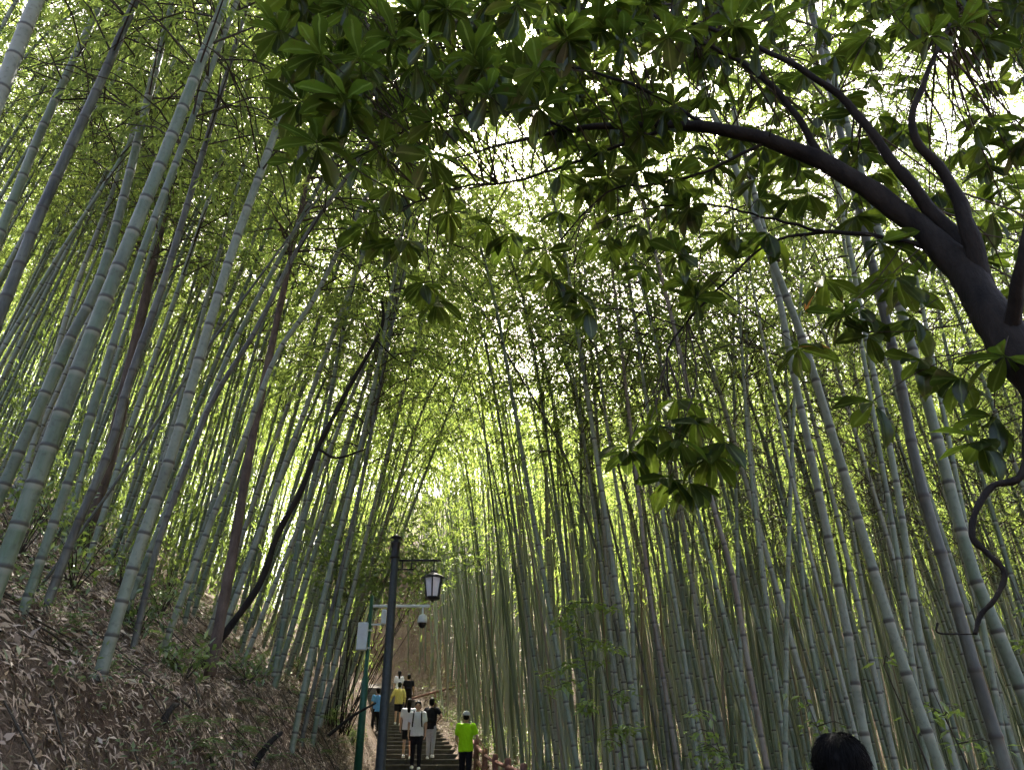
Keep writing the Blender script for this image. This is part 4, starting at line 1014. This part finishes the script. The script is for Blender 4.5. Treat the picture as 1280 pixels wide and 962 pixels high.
    for s in (-1, 1):
        if short_legs: T.append(('cap', J['hip', s], J['hip', s] + (J['knee', s] - J['hip', s]) * .75, .096, .09))
        else: T += [('cap', J['hip', s], J['knee', s], .094, .072), ('cap', J['knee', s], J['ank', s] + V3(0, 0, .03), .07, .055)]
    blob('shorts' if short_legs else 'trousers', T, M[bottom], rt, vox)
    for s in (-1, 1):
        a = J['ank', s]; blob('shoe', [('cap', a + V3(0, -.045, -.04), a + V3(0, .05, -.035), .046, .045), ('cap', a + V3(0, .05, -.045), a + V3(0, .15, -.052), .045, .034), ('loft', [(a + V3(0, .05, -.085), .045, .135), (a + V3(0, .05, -.06), .046, .137)])], M[shoes], rt, .011)
    if pack:
        b = blob('backpack', [('loft', [(V3(0, -.2, 1.0), .12, .07), (V3(0, -.205, 1.04), .14, .085), (V3(0, -.2, 1.25), .14, .08), (V3(0, -.185, 1.38), .11, .06), (V3(0, -.17, 1.41), .06, .04)]), ('cap', V3(-.06, -.28, 1.08), V3(.06, -.28, 1.08), .05, .05)], M[pack], rt, .014)
        for s in (-1, 1):
            q = MB(); q.tube(smooth_path([(.09 * s, -.14, 1.4), (.105 * s, -.03, 1.468), (.11 * s, .085, 1.4), (.115 * s, .145, 1.26), (.13 * s, .12, 1.1), (.13 * s, -.1, 1.03)], 24), .019, 8); q.build('strap', M[pack], b)
    return rt
def on_path(px, py, Y): p = P(px, py, Y); return Vector((p[0], p[1], zstep(Y)))
person(on_path(581, 975, 20.2), -.1, 1.74, 'person in a neon green shirt and grey cap walking up beside the railing', top='neon', bottom='blk', cap='capgrey', stride=(.16, -.2), arms={1: ((.29, -.06, 1.13), (.40, .06, .95)), -1: ((-.24, .05, 1.13), (-.2, .2, .98))}, loose=1.08)
person(on_path(519, 958, 22.6), math.pi + .05, 1.70, 'person in a white shirt with black backpack straps coming down the steps', top='wht', bottom='blk', pack='blk', stride=(.1, -.1), loose=1.1, arms={1: ((.235, -.03, 1.13), (.23, .05, .89)), -1: ((-.235, -.03, 1.13), (-.23, .05, .89))})
person(on_path(509, 930, 25.0), .1, 1.64, 'person in a loose white top and dark shorts half hidden behind the white shirt', top='wht', bottom='blk', short_legs=True, stride=(-.12, .14), longhair=True, loose=1.15)
person(on_path(538, 930, 25.4), -.15, 1.70, 'person in a black shirt and grey trousers with a black backpack, elbow out', top='blk', bottom='gry', pack='blk', stride=(.1, -.14), arms={1: ((.34, -.1, 1.2), (.2, .06, 1.08)), -1: ((-.24, 0, 1.13), (-.22, .1, .92))})
person(on_path(497, 900, 33.5), .15, 1.62, 'person in a yellow top and black shorts climbing the upper steps', top='ylw', bottom='blk', short_legs=True, stride=(-.1, .12), sleeve=1.2, loose=1.12, arms={-1: ((-.3, -.05, 1.15), (-.38, 0, .93)), 1: ((.25, -.03, 1.13), (.26, .05, .9))})
person(on_path(509, 886, 37.0), .2, 1.70, 'person dressed in black with a black pack on the upper steps', top='blk', bottom='blk', pack='blk', stride=(.12, -.1))
person(on_path(497, 880, 40.5), .2, 1.64, 'person in a pale top farthest up the steps', top='wht', bottom='gry', stride=(.1, -.1), sleeve=.9, longhair=True)
pb = P(471, 886, 31.0); person(Vector((pb[0], pb[1], H1(pb[0], pb[1]) if pb[0] < float(xc(31)) - HW else zstep(31))), .6, 1.62, 'person in a blue top and black trousers mostly hidden behind the lamp post', top='blu', bottom='blk', stride=(.1, -.1))
ph_ = P(1043, 918, 2.64); hz = float(ph_[2]) / 1.738 * 1.0
person(Vector((ph_[0], ph_[1], zstep(2.64))), .05, (float(ph_[2]) - zstep(2.64)) / 1.735 * 1.72, 'black-haired person walking just ahead on the path, head top showing', top='blk', bottom='navy', vox=.013)
